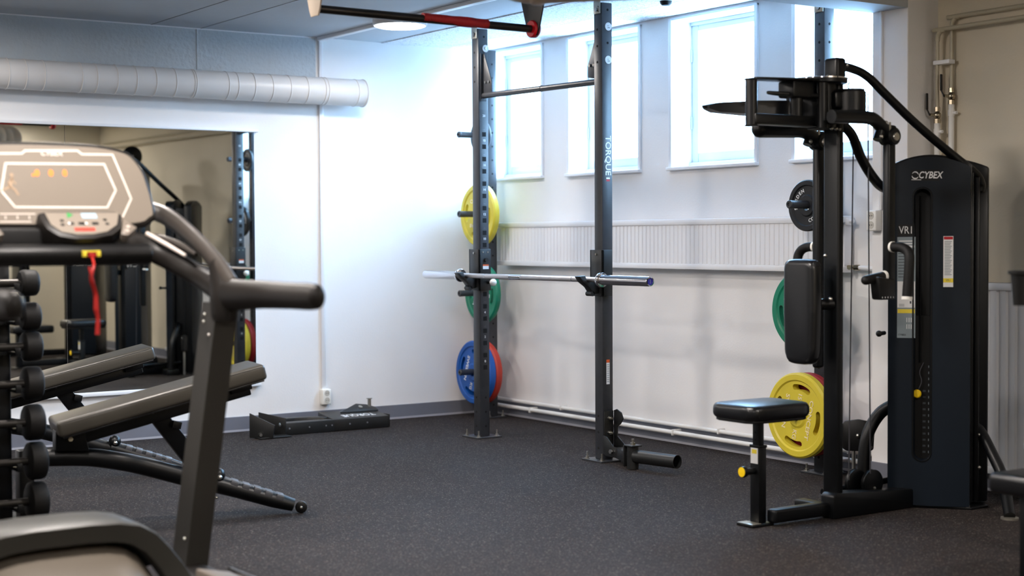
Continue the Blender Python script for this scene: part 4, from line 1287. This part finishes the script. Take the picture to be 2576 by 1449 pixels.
# diagonal braces
m = MB(M['mach']).tube([(cx0 + 0.03, YM, 1.862), Yp(2140, 172, -4.11), Yp(2180, 191, -4.125), Yp(2225, 235, -4.145), Yp(2300, 308, -4.18), Yp(2385, 381, -4.225), Yp(2452, 435, -4.275), Yp(2468, 462, -4.275), Yp(2466, 480, -4.27)], 0.0185, 18, 6)
m.make('diagonal_brace', A)
m = MB(M['mach']).tube([(cx0 + 0.02, YM + 0.02, 1.66), Yp(2140, 335, YM), Yp(2165, 395, YM + 0.01), Yp(2195, 445, YM + 0.03), Yp(2222, 472, -4.04), (-0.50, -4.02, 1.36)], 0.021, 16, 6)
m.make('rear_brace', A)
m = MB(M['cable'])
a = Yp(2147, 330, YM + 0.02); b = Yp(2136, 760, YM + 0.02); m.cyl(a, V(b.x, b.y, 0.14), 0.0028, n=8)
a = Yp(2183, 235, YM); b = Yp(2190, 1000, YM); m.cyl(a, V(b.x, b.y, 0.16), 0.0028, n=8)
m.make('cable', A)
pc = Yp(2187, 1214, -4.07)
m = MB(M['mach'])
for dx, yy in ((0, -4.085), (-0.045, -4.035)):
    m.lathe((pc.x + dx, yy + 0.012, pc.z), (0, -1, 0), [(0, 0), (0.05, 0), (0.058, 0.003), (0.053, 0.010), (0.053, 0.014), (0.058, 0.021), (0.05, 0.024), (0, 0.024)], 32)
m.use(M['zinc']).lathe((pc.x, -4.098, pc.z - 0.02), (0, -1, 0), [(0.008, 0), (0.006, 0.005), (0, 0.006)], 12)
m.use(M['mach']).bb((pc.x - 0.02, -4.07, 0.09), (pc.x + 0.02, -4.062, pc.z), 0.002)
m.make('floor_pulley', A)
m = MB(M['mach']).tube([T(0.02, 0.10, 0.43), (-0.545, -3.955, 0.385), (-0.59, -3.93, 0.30), (-0.61, -3.925, 0.20), (-0.62, -3.93, 0.06)], 0.027, 16, 6)
m.bb((-0.675, -3.99, 0.0), (-0.565, -3.87, 0.05), 0.006)
m.make('arched_leg', A)
e1_ = Zp(2540, 1300, 0.01)
m = MB(M['mach']).tube([T(0.338, 0.12, 0.345), T(0.375, 0.12, 0.325), Xp(2500, 1150, -0.315), Xp(2523, 1205, -0.34), (e1_.x, e1_.y, 0.012)], 0.0235, 16, 6)
m.use(M['steelplate']).cyl((e1_.x, e1_.y, 0), (e1_.x, e1_.y, 0.008), 0.036, n=20)
m.make('arched_leg', A)
# step plate behind the column
sc0 = V(-0.545, -3.83, 0.276); nn = V(-0.78, -0.62, 0).normalized(); uu = V(-nn.y, nn.x, 0)
P = [(-0.068, -0.06), (-0.05, -0.07), (0.05, -0.07), (0.066, -0.06), (0.072, 0.045), (0.06, 0.062), (0.0, 0.072), (-0.06, 0.062), (-0.072, 0.045)]
m = MB(M['black']).prism([sc0 + uu * x + V(0, 0, y) for x, y in P], -nn * 0.02, 0.004)
m.use(M['zinc']).ball(sc0 + nn * 0.004, 0.010, 12).cyl(sc0 - nn * 0.012 - uu * 0.02 + V(0, 0, -0.07), sc0 - nn * 0.012 - uu * 0.02 + V(0, 0, -0.27), 0.009, n=12).ball(sc0 + uu * 0.055 + V(0, 0, -0.05) + nn * 0.003, 0.008, 10)
m.make('step_plate', A)
m = MB(M['black']).cyl((-0.60, -4.03, 0.745), (-0.655, -4.05, 0.745), 0.009, n=12).ball((-0.655, -4.05, 0.745), 0.014, 12)
m.make('lock_knob', A)

def D(px, py, depth):
    return CAM + ray(px, py) * depth

# ------------------------------------------------------------- treadmill
TX = -4.165
TM = empty('treadmill', (TX, -4.6, 0), 'bronze-grey treadmill with a lit console and long side handrails', 'treadmill')
tn = V(0, -math.cos(math.radians(12)), math.sin(math.radians(12)))
tu = V(1, 0, 0); tv = V(0, math.sin(math.radians(12)), math.cos(math.radians(12)))
TC = V(TX, -3.93, 1.30)
def CF(px, py, off=0.0): return plane_hit(px, py, TC + tn * off, tn)
def loc(p): return ((p - TC).dot(tu), (p - TC).dot(tv))
half = [loc(CF(*q)) for q in ((200, 360), (262, 366), (318, 380), (345, 402), (366, 436), (382, 485), (394, 538), (386, 556), (320, 575))]
top = loc(CF(140, 357))[1]
pts = [(0, top)] + half
full = pts + [(-s, t) for s, t in reversed(pts[1:])]
def face(s, t, off): return TC + tu * s + tv * t + tn * off
def smooth_loop(P, k=4):
    n = len(P); out = []
    for i in range(n):
        a, b, c, d = P[i - 1], P[i], P[(i + 1) % n], P[(i + 2) % n]
        for j in range(k):
            t = j / k
            out.append(tuple(0.5 * (2 * b[q] + (c[q] - a[q]) * t + (2 * a[q] - 5 * b[q] + 4 * c[q] - d[q]) * t * t + (3 * b[q] - a[q] - 3 * c[q] + d[q]) * t ** 3) for q in (0, 1)))
    return out
full = smooth_loop(full)
m = MB(M['tmdark'])
rings = []
def scaled(k, dt=0.0): 
    cy = 0.04
    return [(s * k, cy + (t - cy) * k + dt) for s, t in full]
for off, k in ((-0.13, 0.80), (-0.11, 0.90), (-0.05, 0.985), (-0.012, 1.0), (0.0, 0.985), (0.004, 0.965)):
    rings.append([face(s, t, off) for s, t in scaled(k)])
m.loft(rings)
con = m.make('console', TM, ang=60)
m = MB(M['tmface'])
inner = [(s * 0.955, 0.04 + (t - 0.04) * 0.90) for s, t in full]
m.prism([face(s, t, 0.0035) for s, t in inner], tn * 0.003)
m.use(M['tmline'])
def stroke(px_pts, w, closed=False, off=0.007):
    P = [CF(x, y, off) for x, y in px_pts]
    if closed: P = P + [P[0]]
    for a, b in zip(P, P[1:]):
        d = b - a; R = Matrix((d.normalized(), tn.cross(d.normalized()), tn)).transposed()
        m.box((a + b) / 2, (d.length + w * 0.6, w, 0.0008), R)
stroke([(14, 411), (262, 413), (291, 479), (270, 522), (38, 521), (3, 480)], 0.0060, True)
stroke([(-60, 386), (55, 386), (63, 379), (195, 379), (206, 388), (283, 389), (330, 500), (309, 545)], 0.0056)
stroke([(0, 538), (88, 538)], 0.003); stroke([(0, 558), (78, 558)], 0.003)
m.text('CYBEX', CF(129, 386, 0.007), tu, tv, 0.022, 0.0012, shear=0.25, bold=0.02, sx=1.0)
for x in (14, 44, 74): m.box(CF(x, 547, 0.007), (0.003, 0.010, 0.001), Matrix((tu, tv, tn)).transposed())
m.use(M['tmline'])
fc = m.make('display_face', con, ang=30)
m = MB(mat('runner_print', (176, 150, 124), 0.5))
for a, b, w in (((31, 447), (21, 460), .005), ((21, 460), (24, 468), .004), ((28, 450), (40, 462), .004), ((30, 449), (26, 471), .009), ((26, 470), (8, 477), .006), ((27, 470), (38, 477), .007), ((38, 477), (46, 490), .006)):
    p, q = CF(*a, 0.0072), CF(*b, 0.0072); d = q - p
    m.box((p + q) / 2, (d.length + w * 0.5, w, 0.0008), Matrix((d.normalized(), tn.cross(d.normalized()), tn)).transposed())
m.lathe(CF(29, 440, 0.007), tn, [(0, 0), (0.0055, 0), (0.0055, 0.001), (0, 0.001)], 14)
m.make('runner_symbol', fc)
for x, t in ((93, '0'), (128, '0'), (163, '0')):
    MB(M['led']).text(t, CF(x, 436, 0.0072), tu, tv, 0.026, 0.0008, bold=0.03).make('led_digit', fc)
MB(M['led']).box(CF(84, 440, 0.0072), (0.008, 0.006, 0.0008), Matrix((tu, tv, tn)).transposed()).make('led_dash', fc)

# lower control panel
an = math.radians(48)
pn = V(0, -math.cos(an), math.sin(an)); pv = V(0, math.sin(an), math.cos(an))
PC = V(TX + 0.02, -4.02, 1.206)
def PF(px, py, off=0.0): return plane_hit(px, py, PC + pn * off, pn)
out = [(93, 536), (120, 530), (290, 530), (308, 540), (306, 572), (285, 590), (240, 599), (195, 601), (150, 594), (118, 575)]
m = MB(M['tmdark']).prism([PF(x, y) for x, y in out], -pn * 0.06, 0.008)
inn = [(112, 536), (298, 536), (294, 566), (270, 583), (235, 590), (195, 591), (155, 584), (128, 566)]
m.use(M['tmface']).prism([PF(x, y, 0.0005) for x, y in inn], pn * 0.002)
RP = Matrix((tu, pv, pn)).transposed()
m.use(M['lcd']).box(PF(224, 543, 0.003), (0.046, 0.022, 0.0015), RP)
m.use(M['gbtn']).prism([PF(168, 535, 0.0028), PF(184, 541, 0.0028), PF(170, 549, 0.0028)], pn * 0.0012)
m.use(M['rbtn']).box(PF(214, 577, 0.003), (0.062, 0.013, 0.002), RP)
m.use(M['black'])
for x, y in ((156, 555), (158, 565), (264, 553), (270, 563)): m.box(PF(x, y, 0.003), (0.011, 0.009, 0.001), RP)
for x in (178, 206, 240): m.box(PF(x, 562, 0.003), (0.020, 0.011, 0.001), RP)
m.use(M['letter'])
for x in (174, 217): m.lathe(PF(x, 562, 0.0036), pn, [(0, 0), (0.0045, 0), (0.0045, 0.001), (0, 0.001)], 12)
m.make('control_panel', TM)
# side wings of the panel with small keys
for s in (1, -1):
    P = [PF(310, 548), PF(345, 572), PF(322, 592), PF(306, 588)]
    if s < 0: P = [V(2 * PC.x - p.x - 0.04, p.y, p.z) for p in P]
    m = MB(M['tmgrey']).prism(P, -pn * 0.03, 0.003)
    c_ = sum(P, V(0, 0, 0)) / 4
    m.use(M['tmline'])
    for k in (-1, 1):
        m.lathe(c_ + pn * 0.0005 + tu * (0.004 * k) + pv * (0.009 * k), pn, [(0.005, 0), (0.0056, 0.0008), (0.0062, 0)], 14)
    m.make('key_wing', TM)

# cross beam below the console
m = MB(M['black'])
m.prism([V(TX - 0.27, -3.93, 1.150), V(TX - 0.27, -4.05, 1.150), V(TX - 0.27, -4.075, 1.125), V(TX - 0.27, -4.06, 1.085), V(TX - 0.27, -3.93, 1.085)], (0.54, 0, 0), 0.012)
m.bb((TX - 0.22, -3.90, 1.10), (TX + 0.22, -3.985, 1.20), 0.015)
m.make('cross_beam', TM)

def mir(p, s): return p if s > 0 else V(2 * TX - p.x, p.y, p.z)
UX = -3.80
ub = Xp(470, 1400, UX); ut = Xp(541, 800, UX)
ub = V(UX, ub.y, ub.z); ut = V(UX, ut.y, ut.z)
for s in (1, -1):
    # upright
    m = MB(M['tmup'])
    a, b = ub + (ub - ut) * 0.10, ut + (ut - ub) * 0.06
    w0, d0_ = 0.075, 0.115
    r0_ = [a, a + V(w0, 0, 0), a + V(w0, d0_, 0), a + V(0, d0_, 0)]
    r1_ = [b, b + V(w0 * 0.95, 0, 0), b + V(w0 * 0.95, d0_ * 0.95, 0), b + V(0, d0_ * 0.95, 0)]
    m.loft([[mir(p, s) for p in r0_], [mir(p, s) for p in r1_]])
    m.use(M['zinc'])
    for f in (0.93, 0.98, 1.01, 0.07): m.ball(mir(ub + (ut - ub) * f + V(-0.001, 0.03 + 0.05 * (f > 0.95), 0), s), 0.0055, 8)
    m.make('upright', TM, ang=30)
    # joint, handrail and arms
    X1 = -3.765
    j0, j1, j2 = Xp(560, 800, X1), Xp(556, 768, X1), Xp(572, 735, X1)
    hr = [Xp(560, 742, X1), Xp(600, 742, X1), Xp(660, 741, X1), Xp(730, 744, X1), Xp(776, 746, X1), Xp(797, 747, X1)]
    m = MB(M['tmdark'])
    m.tube([mir(p, s) for p in hr], [0.052, 0.046, 0.0405, 0.037, 0.037, 0.034], 20, 6, flat=(0.72, 1.0), up=(0, 0, 1))
    m.ball(mir(hr[-1], s), 0.033, 18, (0.72, 0.55, 1.0))
    h = m.make('handrail', TM, ang=60)
    m = MB(M['tmdark'])
    m.tube([mir(p, s) for p in (Xp(545, 660, X1), Xp(556, 705, X1), Xp(566, 748, X1), Xp(566, 788, X1), Xp(566, 806, X1))], [0.030, 0.046, 0.060, 0.056, 0.050], 18, 6, flat=(0.72, 1.0))
    m.make('joint', TM, ang=60)
    m = MB(M['tmarm'])
    m.tube([mir(p, s) for p in (Xp(375, 528, -3.80), Xp(420, 545, -3.785), Xp(470, 583, -3.77), Xp(520, 632, X1), Xp(556, 678, X1), Xp(584, 720, X1))], [0.030, 0.030, 0.029, 0.029, 0.031, 0.030], 16, 6, flat=(0.7, 1.0))
    m.make('upper_arm', TM, ang=60)
    m = MB(M['tmdark'])
    lo = [Xp(296, 622, -3.97), Xp(345, 612, -3.90), Xp(400, 640, -3.84), Xp(455, 668, -3.80), Xp(510, 700, X1), Xp(560, 735, X1)]
    m.tube([mir(p, s) for p in lo], [0.030, 0.034, 0.034, 0.033, 0.034, 0.036], 16, 6, flat=(0.8, 1.0))
    m.make('lower_arm', TM, ang=60)
    m = MB(M['tmarm'])
    m.tube([mir(p, s) for p in (Xp(368, 590, -3.87), Xp(410, 600, -3.84), Xp(455, 618, -3.81), Xp(492, 640, -3.79))], [0.006, 0.011, 0.012, 0.006], 12, 6)
    m.make('pulse_grip', TM)
    m = MB(M['tmstrip']).tube([mir(p, s) for p in (Xp(370, 588, -3.93), Xp(415, 613, -3.905), Xp(466, 643, -3.87))], [0.0065, 0.0065, 0.005], 10, 4)
    m.make('grip_strip', TM)

# safety key and cord
m = MB(M['ylabel'])
k0 = Yp(232, 638, -4.085)
m.bb(k0 + V(-0.027, 0.02, 0.004), k0 + V(0.027, 0, 0.009), 0.002).bb(k0 + V(-0.027, 0.02, -0.010), k0 + V(-0.015, 0, 0.006), 0.002).bb(k0 + V(0.015, 0.02, -0.010), k0 + V(0.027, 0, 0.006), 0.002)
m.use(M['cord']).bb(k0 + V(-0.012, 0.02, -0.012), k0 + V(0.012, -0.004, 0.002), 0.003)
sk = m.make('safety_key', TM)
m = MB(M['cord'])
m.tube([k0 + V(0, 0, -0.01), Yp(236, 668, -4.15), Yp(229, 700, -4.16), Yp(240, 738, -4.15), Yp(242, 778, -4.15), Yp(246, 800, -4.15), Yp(245, 842, -4.15)], [0.004, 0.004, 0.006, 0.0065, 0.008, 0.006, 0.007], 10, 6, flat=(1, 0.5))
m.tube([Yp(228, 690, -4.165), Yp(224, 672, -4.16), Yp(236, 712, -4.155)], 0.003, 8, 5)
m.make('safety_cord', sk)

# motor hood and deck
hz = lambda px, py, y: Yp(px, py, y)
HY = -4.27
band = [hz(150, 1350, HY), hz(230, 1340, HY), hz(300, 1336, HY), hz(350, 1340, HY), hz(392, 1362, HY), hz(425, 1396, HY), hz(455, 1432, HY), hz(478, 1466, HY - 0.01)]
cxh = -4.25
band = [V(cxh, HY, band[1].z)] + [p for p in band if p.x > cxh + 0.03]
m = MB(M['tmhood'])
full_b = [V(2 * cxh - p.x, p.y, p.z) for p in reversed(band[1:])] + band
# arched cover: outer and inner skins of the hood, lofted front to back
def arc_ring(dy, k, dz):
    return [V(cxh + (p.x - cxh) * k, p.y + dy, p.z * 1.0 + dz) for p in full_b]
o0 = arc_ring(0.0, 1.0, 0.028); o1 = arc_ring(0.20, 0.97, 0.03); o2 = arc_ring(0.42, 0.9, -0.04)
i0 = [V(cxh + (p.x - cxh) * 0.90, p.y, p.z - 0.030) for p in full_b]; i1 = [V(cxh + (p.x - cxh) * 0.88, p.y + 0.05, p.z - 0.034) for p in full_b]
def skin(rows):
    n = len(rows[0]); vs = [p for r in rows for p in r]; fs = []
    for j in range(len(rows) - 1):
        for i in range(n - 1):
            fs.append([j * n + i, j * n + i + 1, (j + 1) * n + i + 1, (j + 1) * n + i])
    m.add(vs, fs)
of = [V(p.x, p.y - 0.012, p.z - 0.006) for p in o0]
skin([i1, i0, of, o0, o1, o2, [V(p.x, p.y + 0.02, 0.02) for p in o2]])
m.make('hood_arch', TM, ang=45)
m = MB(M['tmhood2'])
rows = []
for k, dy, zf in ((0.86, 0.06, 1.0), (0.80, 0.0, 0.93), (0.76, -0.08, 0.80), (0.74, -0.16, 0.55), (0.74, -0.20, 0.30)):
    rows.append([V(cxh + (p.x - cxh) * k, HY + dy, max(0.03, (p.z - 0.045) * zf)) for p in full_b])
skin(rows)
m.make('hood_shield', TM, ang=60)
m = MB(M['black']).bb((TX - 0.27, -4.42, 0.12), (TX + 0.27, -5.95, 0.19), 0.02)
m.make('belt_deck', TM)
for s in (1, -1):
    m = MB(M['tmgrey']).prism([mir(p, s) for p in (V(TX + 0.27, -4.36, 0.0), V(TX + 0.385, -4.36, 0.0), V(TX + 0.385, -4.36, 0.175), V(TX + 0.27, -4.36, 0.20))], (0, -1.66, 0), 0.01)
    m.use(M['chrome']).bar(mir(V(TX + 0.395, -4.33, 0.175), s), mir(V(TX + 0.395, -5.9, 0.175), s), 0.02, 0.012, 0.004)
    m.make('side_rail', TM)
    m = MB(M['tmdark']).bb(mir(V(TX + 0.30, -3.98, 0), s), mir(V(TX + 0.44, -4.34, 0.14), s), 0.02)
    m.make('front_foot', TM)

# ---------------------------------------------------------- dumbbells
DD = 5.75
HZ = []
hpx = [(92, 1260, 0.146), (90, 1158, 0.142), (81, 1061, 0.136), (78, 963, 0.126), (77, 870, 0.112), (73, 795, 0.106), (68, 711, 0.098)]
names = ['on the lowest rung', 'on the second rung up', 'on the third rung up', 'on the fourth rung up', 'on the fifth rung up', 'on the sixth rung up', 'on the seventh rung up']
base = D(92, 1260, DD)
XH, YH = base.x, base.y
DR = empty('dumbbell_rack', (XH - 0.15, YH + 0.02, 0), 'black upright dumbbell rack behind the treadmill, loaded with round-headed dumbbells', 'dumbbell rack')
m = MB(M['mach'])
for dx in (-0.095, -0.205):
    m.bb((XH + dx - 0.025, YH + 0.06, 0.02), (XH + dx + 0.025, YH + 0.13, 1.12), 0.006)
m.bb((XH - 0.23, YH + 0.06, 1.10), (XH - 0.07, YH + 0.13, 1.15), 0.01)
m.bb((XH - 0.42, YH + 0.075, 0.02), (XH - 0.068, YH + 0.125, 1.10), 0.006)
m.make('frame', DR)
m = MB(M['mach']).bb((XH - 0.44, YH - 0.09, 0), (XH - 0.05, YH + 0.22, 0.022), 0.006)
m.make('base', DR)
for i, (px, py, d) in enumerate(hpx):
    p = D(px, py, DD); z = max(p.z, d / 2 + 0.03)
    xh = XH + (px - 92) * 0.0008
    for dx in (-0.075, -0.225):
        m = MB(M['mach'])
        m.prism([V(XH + dx - 0.010, YH + y_, z + z_) for y_, z_ in ((-0.055, -0.030), (0.065, -0.030), (0.065, -0.0175), (-0.043, -0.0175), (-0.043, 0.0), (-0.055, 0.0))], (0.020, 0, 0), 0.002)
        m.make('cradle', DR)
    t = empty('dumbbell', (XH - 0.15, YH, z), 'black round-headed dumbbell %s of the dumbbell rack' % names[i], 'dumbbell', 'dumbbells on the rack')
    MB(M['darksteel']).cyl((xh - 0.27, YH, z), (xh - 0.03, YH, z), 0.0155, n=16).make('handle', t)
    for sx in (0, -0.30):
        r = d / 2
        sg = 1 if sx == 0 else -1
        m = MB(M['rubber']).lathe((xh + sx - 0.032 * sg, YH, z), (sg, 0, 0), [(0, 0), (r * 0.82, 0), (r * 0.96, 0.006), (r, 0.016), (r, 0.05), (r * 0.95, 0.060), (r * 0.80, 0.066), (r * 0.55, 0.067), (0, 0.067)], 36)
        m.make('head', t)

# -------------------------------------------------------------- benches
BO = D(400, 1285, 6.35); BO = V(BO.x, BO.y, 0)
def make_bench(label):
    t = empty('weight_bench', BO, label, 'weight bench', 'adjustable benches')
    pl_, pr_ = D(132, 1066, 6.10), D(648, 920, 6.44)
    ax = (pr_ - pl_); L = ax.length; ax.normalize()
    wd = V(0, 0, 1).cross(ax).normalized(); up_ = ax.cross(wd)
    if wd.dot(fw) < 0: wd = -wd
    R = Matrix((ax, wd, up_)).transposed()
    if R.determinant() < 0: R = Matrix((ax, -wd, up_)).transposed()
    c_ = (pl_ + pr_) / 2
    m = MB(M['benchvinyl']).box(c_ - up_ * 0.015, (L, 0.255, 0.066), R, 0.016, 4)
    m.use(M['black'])
    for sw_ in (-1, 1):
        m.box(c_ + up_ * 0.009 + wd * (sw_ * 0.1280), (L - 0.03, 0.0012, 0.0012), R)
    m.use(M['vinyl']).box(c_ - up_ * 0.050, (L - 0.03, 0.235, 0.008), R, 0.002)
    m.make('pad', t)
    m = MB(M['mach'])
    m.box(c_ - up_ * 0.080 + ax * 0.0, (L - 0.12, 0.055, 0.055), R, 0.005)
    m.box(c_ - up_ * 0.066 + ax * (L / 2 - 0.10), (0.09, 0.10, 0.03), R, 0.004)
    m.use(M['zinc']).cyl(D(382, 1034, 6.20), D(382, 1034, 6.17), 0.012, n=6)
    m.make('pad_frame', t)
    # strut
    s0, s1 = D(392, 1040, 6.28), D(470, 1140, 6.40)
    m = MB(M['mach']).bar(s0, s1 + (s1 - s0) * 0.35, 0.07, 0.05, 0.006, up=tuple(wd))
    m.bar(D(430, 1066, 6.3), D(452, 1070, 6.32), 0.05, 0.03, 0.003)
    m.make('strut', t)
    # main base tube
    m = MB(M['mach'])
    m.tube([D(70, 1150, 6.10), D(130, 1150, 6.12), D(220, 1150, 6.17), D(300, 1160, 6.22), D(360, 1172, 6.28), D(440, 1193, 6.34), D(545, 1221, 6.42)], 0.034, 12, 5, flat=(0.9, 1.1), up=(0, 0, 1))
    m.bb(D(62, 1150, 6.10) + V(-0.03, -0.03, -0.30), D(62, 1150, 6.10) + V(0.03, 0.03, 0.03), 0.006)
    e = D(62, 1150, 6.10)
    m.bb(V(e.x - 0.04, e.y - 0.06, 0), V(e.x + 0.04, e.y + 0.22, 0.05), 0.01)
    m.make('base_tube', t)
    m = MB(M['mach']).prism([D(140, 1085, 6.05), D(210, 1070, 6.09), D(225, 1135, 6.12), D(140, 1135, 6.07)], wd * 0.09, 0.004)
    m.use(M['brass']).cyl(D(178, 1105, 6.10), D(178, 1105, 6.06), 0.010, n=6)
    m.make('hinge_bracket', t)
    # front foot
    f0, f1 = D(536, 1214, 6.42), D(738, 1270, 6.50)
    f1 = V(f1.x, f1.y, 0.036)
    m = MB(M['mach'])
    fa = (f1 - f0).normalized()
    m.tube([f0, f0 + (f1 - f0) * 0.3, f0 + (f1 - f0) * 0.75, f1], [0.044, 0.040, 0.038, 0.030], 14, 4, flat=(1.15, 0.9), up=(0, 0, 1))
    m.ball(D(549, 1195, 6.40), 0.030, 14)
    m.use(M['zinc']).ball(D(553, 1201, 6.34), 0.0105, 10).ball(D(545, 1252, 6.40), 0.006, 8)
    ft = m.make('front_foot', t)
    m = MB(M['gripplate'])
    fu = V(0, 0, 1) - fa * fa.z; fu.normalize(); fwid = fa.cross(fu)
    Rf = Matrix((fa, fu.cross(fa), fu)).transposed()
    for k in range(5):
        q = f0 + (f1 - f0) * (0.24 + 0.142 * k) + fu * (0.033 - 0.001 * k)
        m.box(q, (0.031, 0.070, 0.006), Rf, 0.002)
        m.box(q + fwid * 0.038 - fu * 0.010, (0.031, 0.006, 0.020), Rf, 0.002)
        m.box(q - fwid * 0.038 - fu * 0.010, (0.031, 0.006, 0.020), Rf, 0.002)
    m.make('grip_plate', ft)
    wp = f1 + fa * 0.035; wp.z = 0.026
    nw = V(-0.5, -0.86, 0)
    m = MB(M['black']).lathe(wp - nw * 0.014, nw, [(0, 0), (0.018, 0), (0.025, 0.004), (0.025, 0.024), (0.018, 0.028), (0, 0.028)], 22)
    m.use(M['zinc']).ball(wp + nw * 0.015, 0.008, 10)
    m.make('wheel', ft)
    return t
bench = make_bench('grey-topped adjustable bench nearest the treadmill upright, with its wheeled foot in view')
off = D(375, 868, 7.53) - D(648, 910, 6.44); off.z = 0
b2 = copy_tree(bench, BO + off)
b2['label'] = 'grey-topped adjustable bench behind the other, close below the wall mirror'

# ---------------------------------------- machines along the beige wall
def simple_machine(name, label, cat, dy, zend, tall):
    t = empty(name, (-1.0, YM + dy, 0), label, cat)
    o = V(0, dy, 0)
    Tt, u_, n_, sh_ = tower(t, Lc + o + V(0.05, 0, 0), uT, 0.338, 0.225, zend, zend + 0.045, slot=False)
    m = MB(M['mach']).bb((-1.02, YM + dy - 0.04, 0.005), (-0.97, YM + dy + 0.045, 1.75 if tall else 1.2), 0.01)
    m.bb((-1.45, YM + dy - 0.026, 0.012), (-0.45, YM + dy + 0.026, 0.075), 0.01)
    m.bb((-1.02, YM + dy - 0.30, 0.005), (-0.96, YM + dy + 0.30, 0.06), 0.01)
    m.make('frame', t)
    # side panel with lettering towards the back wall
    a = Tt(0.0, 0.02, 0); b = Tt(0.0, 0.215, 0)
    m = MB(M['navy'])
    d = (b - a).normalized(); nn2 = -u_
    Rr = Matrix((d, -nn2, V(0, 0, 1))).transposed()
    m.box((a + b) / 2 + nn2 * 0.012 + V(0, 0, 0.6), (0.25, 0.02, 1.15), Rr, 0.004)
    m.use(M['paper']).text('CYBEX', (a + b) / 2 + nn2 * 0.0225 + V(0, 0, 0.93), nn2.cross(V(0, 0, 1)) * -1, (0, 0, 1), 0.062, 0.001, bold=0.01)
    m.make('side_panel', t)
    return t, Tt, u_
B, TB, ub_ = simple_machine('lat_pulldown_machine', 'black pulldown machine at the right edge, only its seat corner and post showing', 'pulldown machine', -1.33, 1.78, True)
m = MB(M['vinyl']).bb((-1.535, -5.60, 0.318), (-1.16, -5.315, 0.388), 0.022, 4)
m.make('seat', B)
m = MB(M['mach']).bb((-1.478, -5.46, 0.0), (-1.425, -5.40, 0.32), 0.006).bb((-1.52, -5.50, 0), (-1.38, -5.36, 0.012), 0.004)
m.make('seat_post', B)
m = MB(M['rubber']).lathe((-1.475, -5.40, 0.935), (0, 0, 1), [(0, 0), (0.024, 0), (0.032, 0.10), (0.040, 0.102), (0.040, 0.112), (0, 0.114)], 20).bar((-1.475, -5.42, 1.0), (-1.0, -5.44, 1.0), 0.03, 0.03, 0.004)
m.make('knee_roller', B)
pc_ = TB(0.17, 0.12, 1.95)
m = MB(M['mach']).lathe(pc_ + V(0.0, 0.02, 0), (0, -1, 0), [(0, 0), (0.085, 0), (0.095, 0.006), (0.085, 0.014), (0.095, 0.024), (0.085, 0.03), (0, 0.03)], 32)
m.bb(pc_ + V(-0.03, -0.05, -0.14), pc_ + V(0.03, 0.05, 0.0), 0.006).bar(pc_ + V(0, 0, -0.06), V(-1.0, YM - 1.33, 1.72), 0.06, 0.05, 0.006)
m.use(M['zinc']).ball(pc_ + V(0, 0.024, 0), 0.01, 10)
m.make('top_pulley', B)
Cm, TCm, _ = simple_machine('seated_row_machine', 'black seated row machine farther along the beige wall, seen in the mirror', 'row machine', -2.55, 1.45, False)
m = MB(M['vinyl']).bb((-1.62, -6.80, 0.42), (-1.25, -6.50, 0.49), 0.022, 4).bb((-1.10, -6.78, 0.75), (-1.03, -6.52, 1.15), 0.022, 4)
m.make('cushions', Cm)
m = MB(M['mach']).bb((-1.46, -6.68, 0.0), (-1.40, -6.62, 0.42), 0.006)
m.make('seat_post', Cm)

# -------------------------------------------------------------- lighting
def add_light(name, kind, loc, energy, color, size=0.3, rot=None, size_y=None, shape='DISK'):
    l = bpy.data.lights.new(name, kind); l.energy = energy; l.color = color
    if kind == 'AREA':
        l.shape = shape; l.size = size
        if size_y: l.size_y = size_y
    o = bpy.data.objects.new(name, l); COL.objects.link(o); o.location = loc
    if rot: o.rotation_euler = rot
    return o
WARM = (1.0, 0.92, 0.865)
LE = LAMP_E
for (x, y, _), e in zip(LAMPS, LE):
    add_light('lamp_light', 'AREA', (x, y, CH - 0.055), e, WARM, 0.28)
for a, b in OPEN:
    l = add_light('window_portal', 'AREA', (0.26, (a + b) / 2, (WZ0 + WZ1) / 2), 1, (1, 1, 1), abs(a - b), (0, PI / 2, 0), WZ1 - WZ0, 'RECTANGLE')
    l.data.size, l.data.size_y = WZ1 - WZ0, abs(a - b)
    l.data.cycles.is_portal = True
wd_ = bpy.data.worlds.new('sky'); scene.world = wd_; wd_.use_nodes = True
bg = wd_.node_tree.nodes['Background']
_n = wd_.node_tree.nodes; _l = wd_.node_tree.links
_tc = _n.new('ShaderNodeTexCoord'); _sp = _n.new('ShaderNodeSeparateXYZ'); _mr = _n.new('ShaderNodeMapRange')
_mr.inputs['From Min'].default_value = -1; _mr.inputs['From Max'].default_value = 1
_cr = _n.new('ShaderNodeValToRGB'); _e = _cr.color_ramp.elements
SKYC = (0.36, 0.65, 1.0)
_e[0].position = 0.0; _e[0].color = tuple(0.95 * c for c in SKYC) + (1,)
_e[1].position = 1.0; _e[1].color = SKYC + (1,)
for _p, _k in ((0.25, 0.6), (0.40, 0.08), (0.500, 0.08), (0.53, 0.75), (0.62, 1.0)):
    _q = _e.new(_p); _q.color = tuple(_k * c for c in SKYC) + (1,)
_l.new(_tc.outputs['Generated'], _sp.inputs[0]); _l.new(_sp.outputs['Z'], _mr.inputs['Value'])
_l.new(_mr.outputs['Result'], _cr.inputs['Fac']); _l.new(_cr.outputs['Color'], bg.inputs['Color'])
bg.inputs['Strength'].default_value = SKY_E
scene.view_settings.view_transform = 'Standard'
scene.view_settings.look = 'None'
scene.view_settings.gamma = 1
scene.view_settings.use_curve_mapping = False
scene.view_settings.exposure = EXPO
scene.cycles.use_denoising = True
scene.cycles.max_bounces = 10
scene.cycles.diffuse_bounces = 6
scene.cycles.sample_clamp_indirect = 6
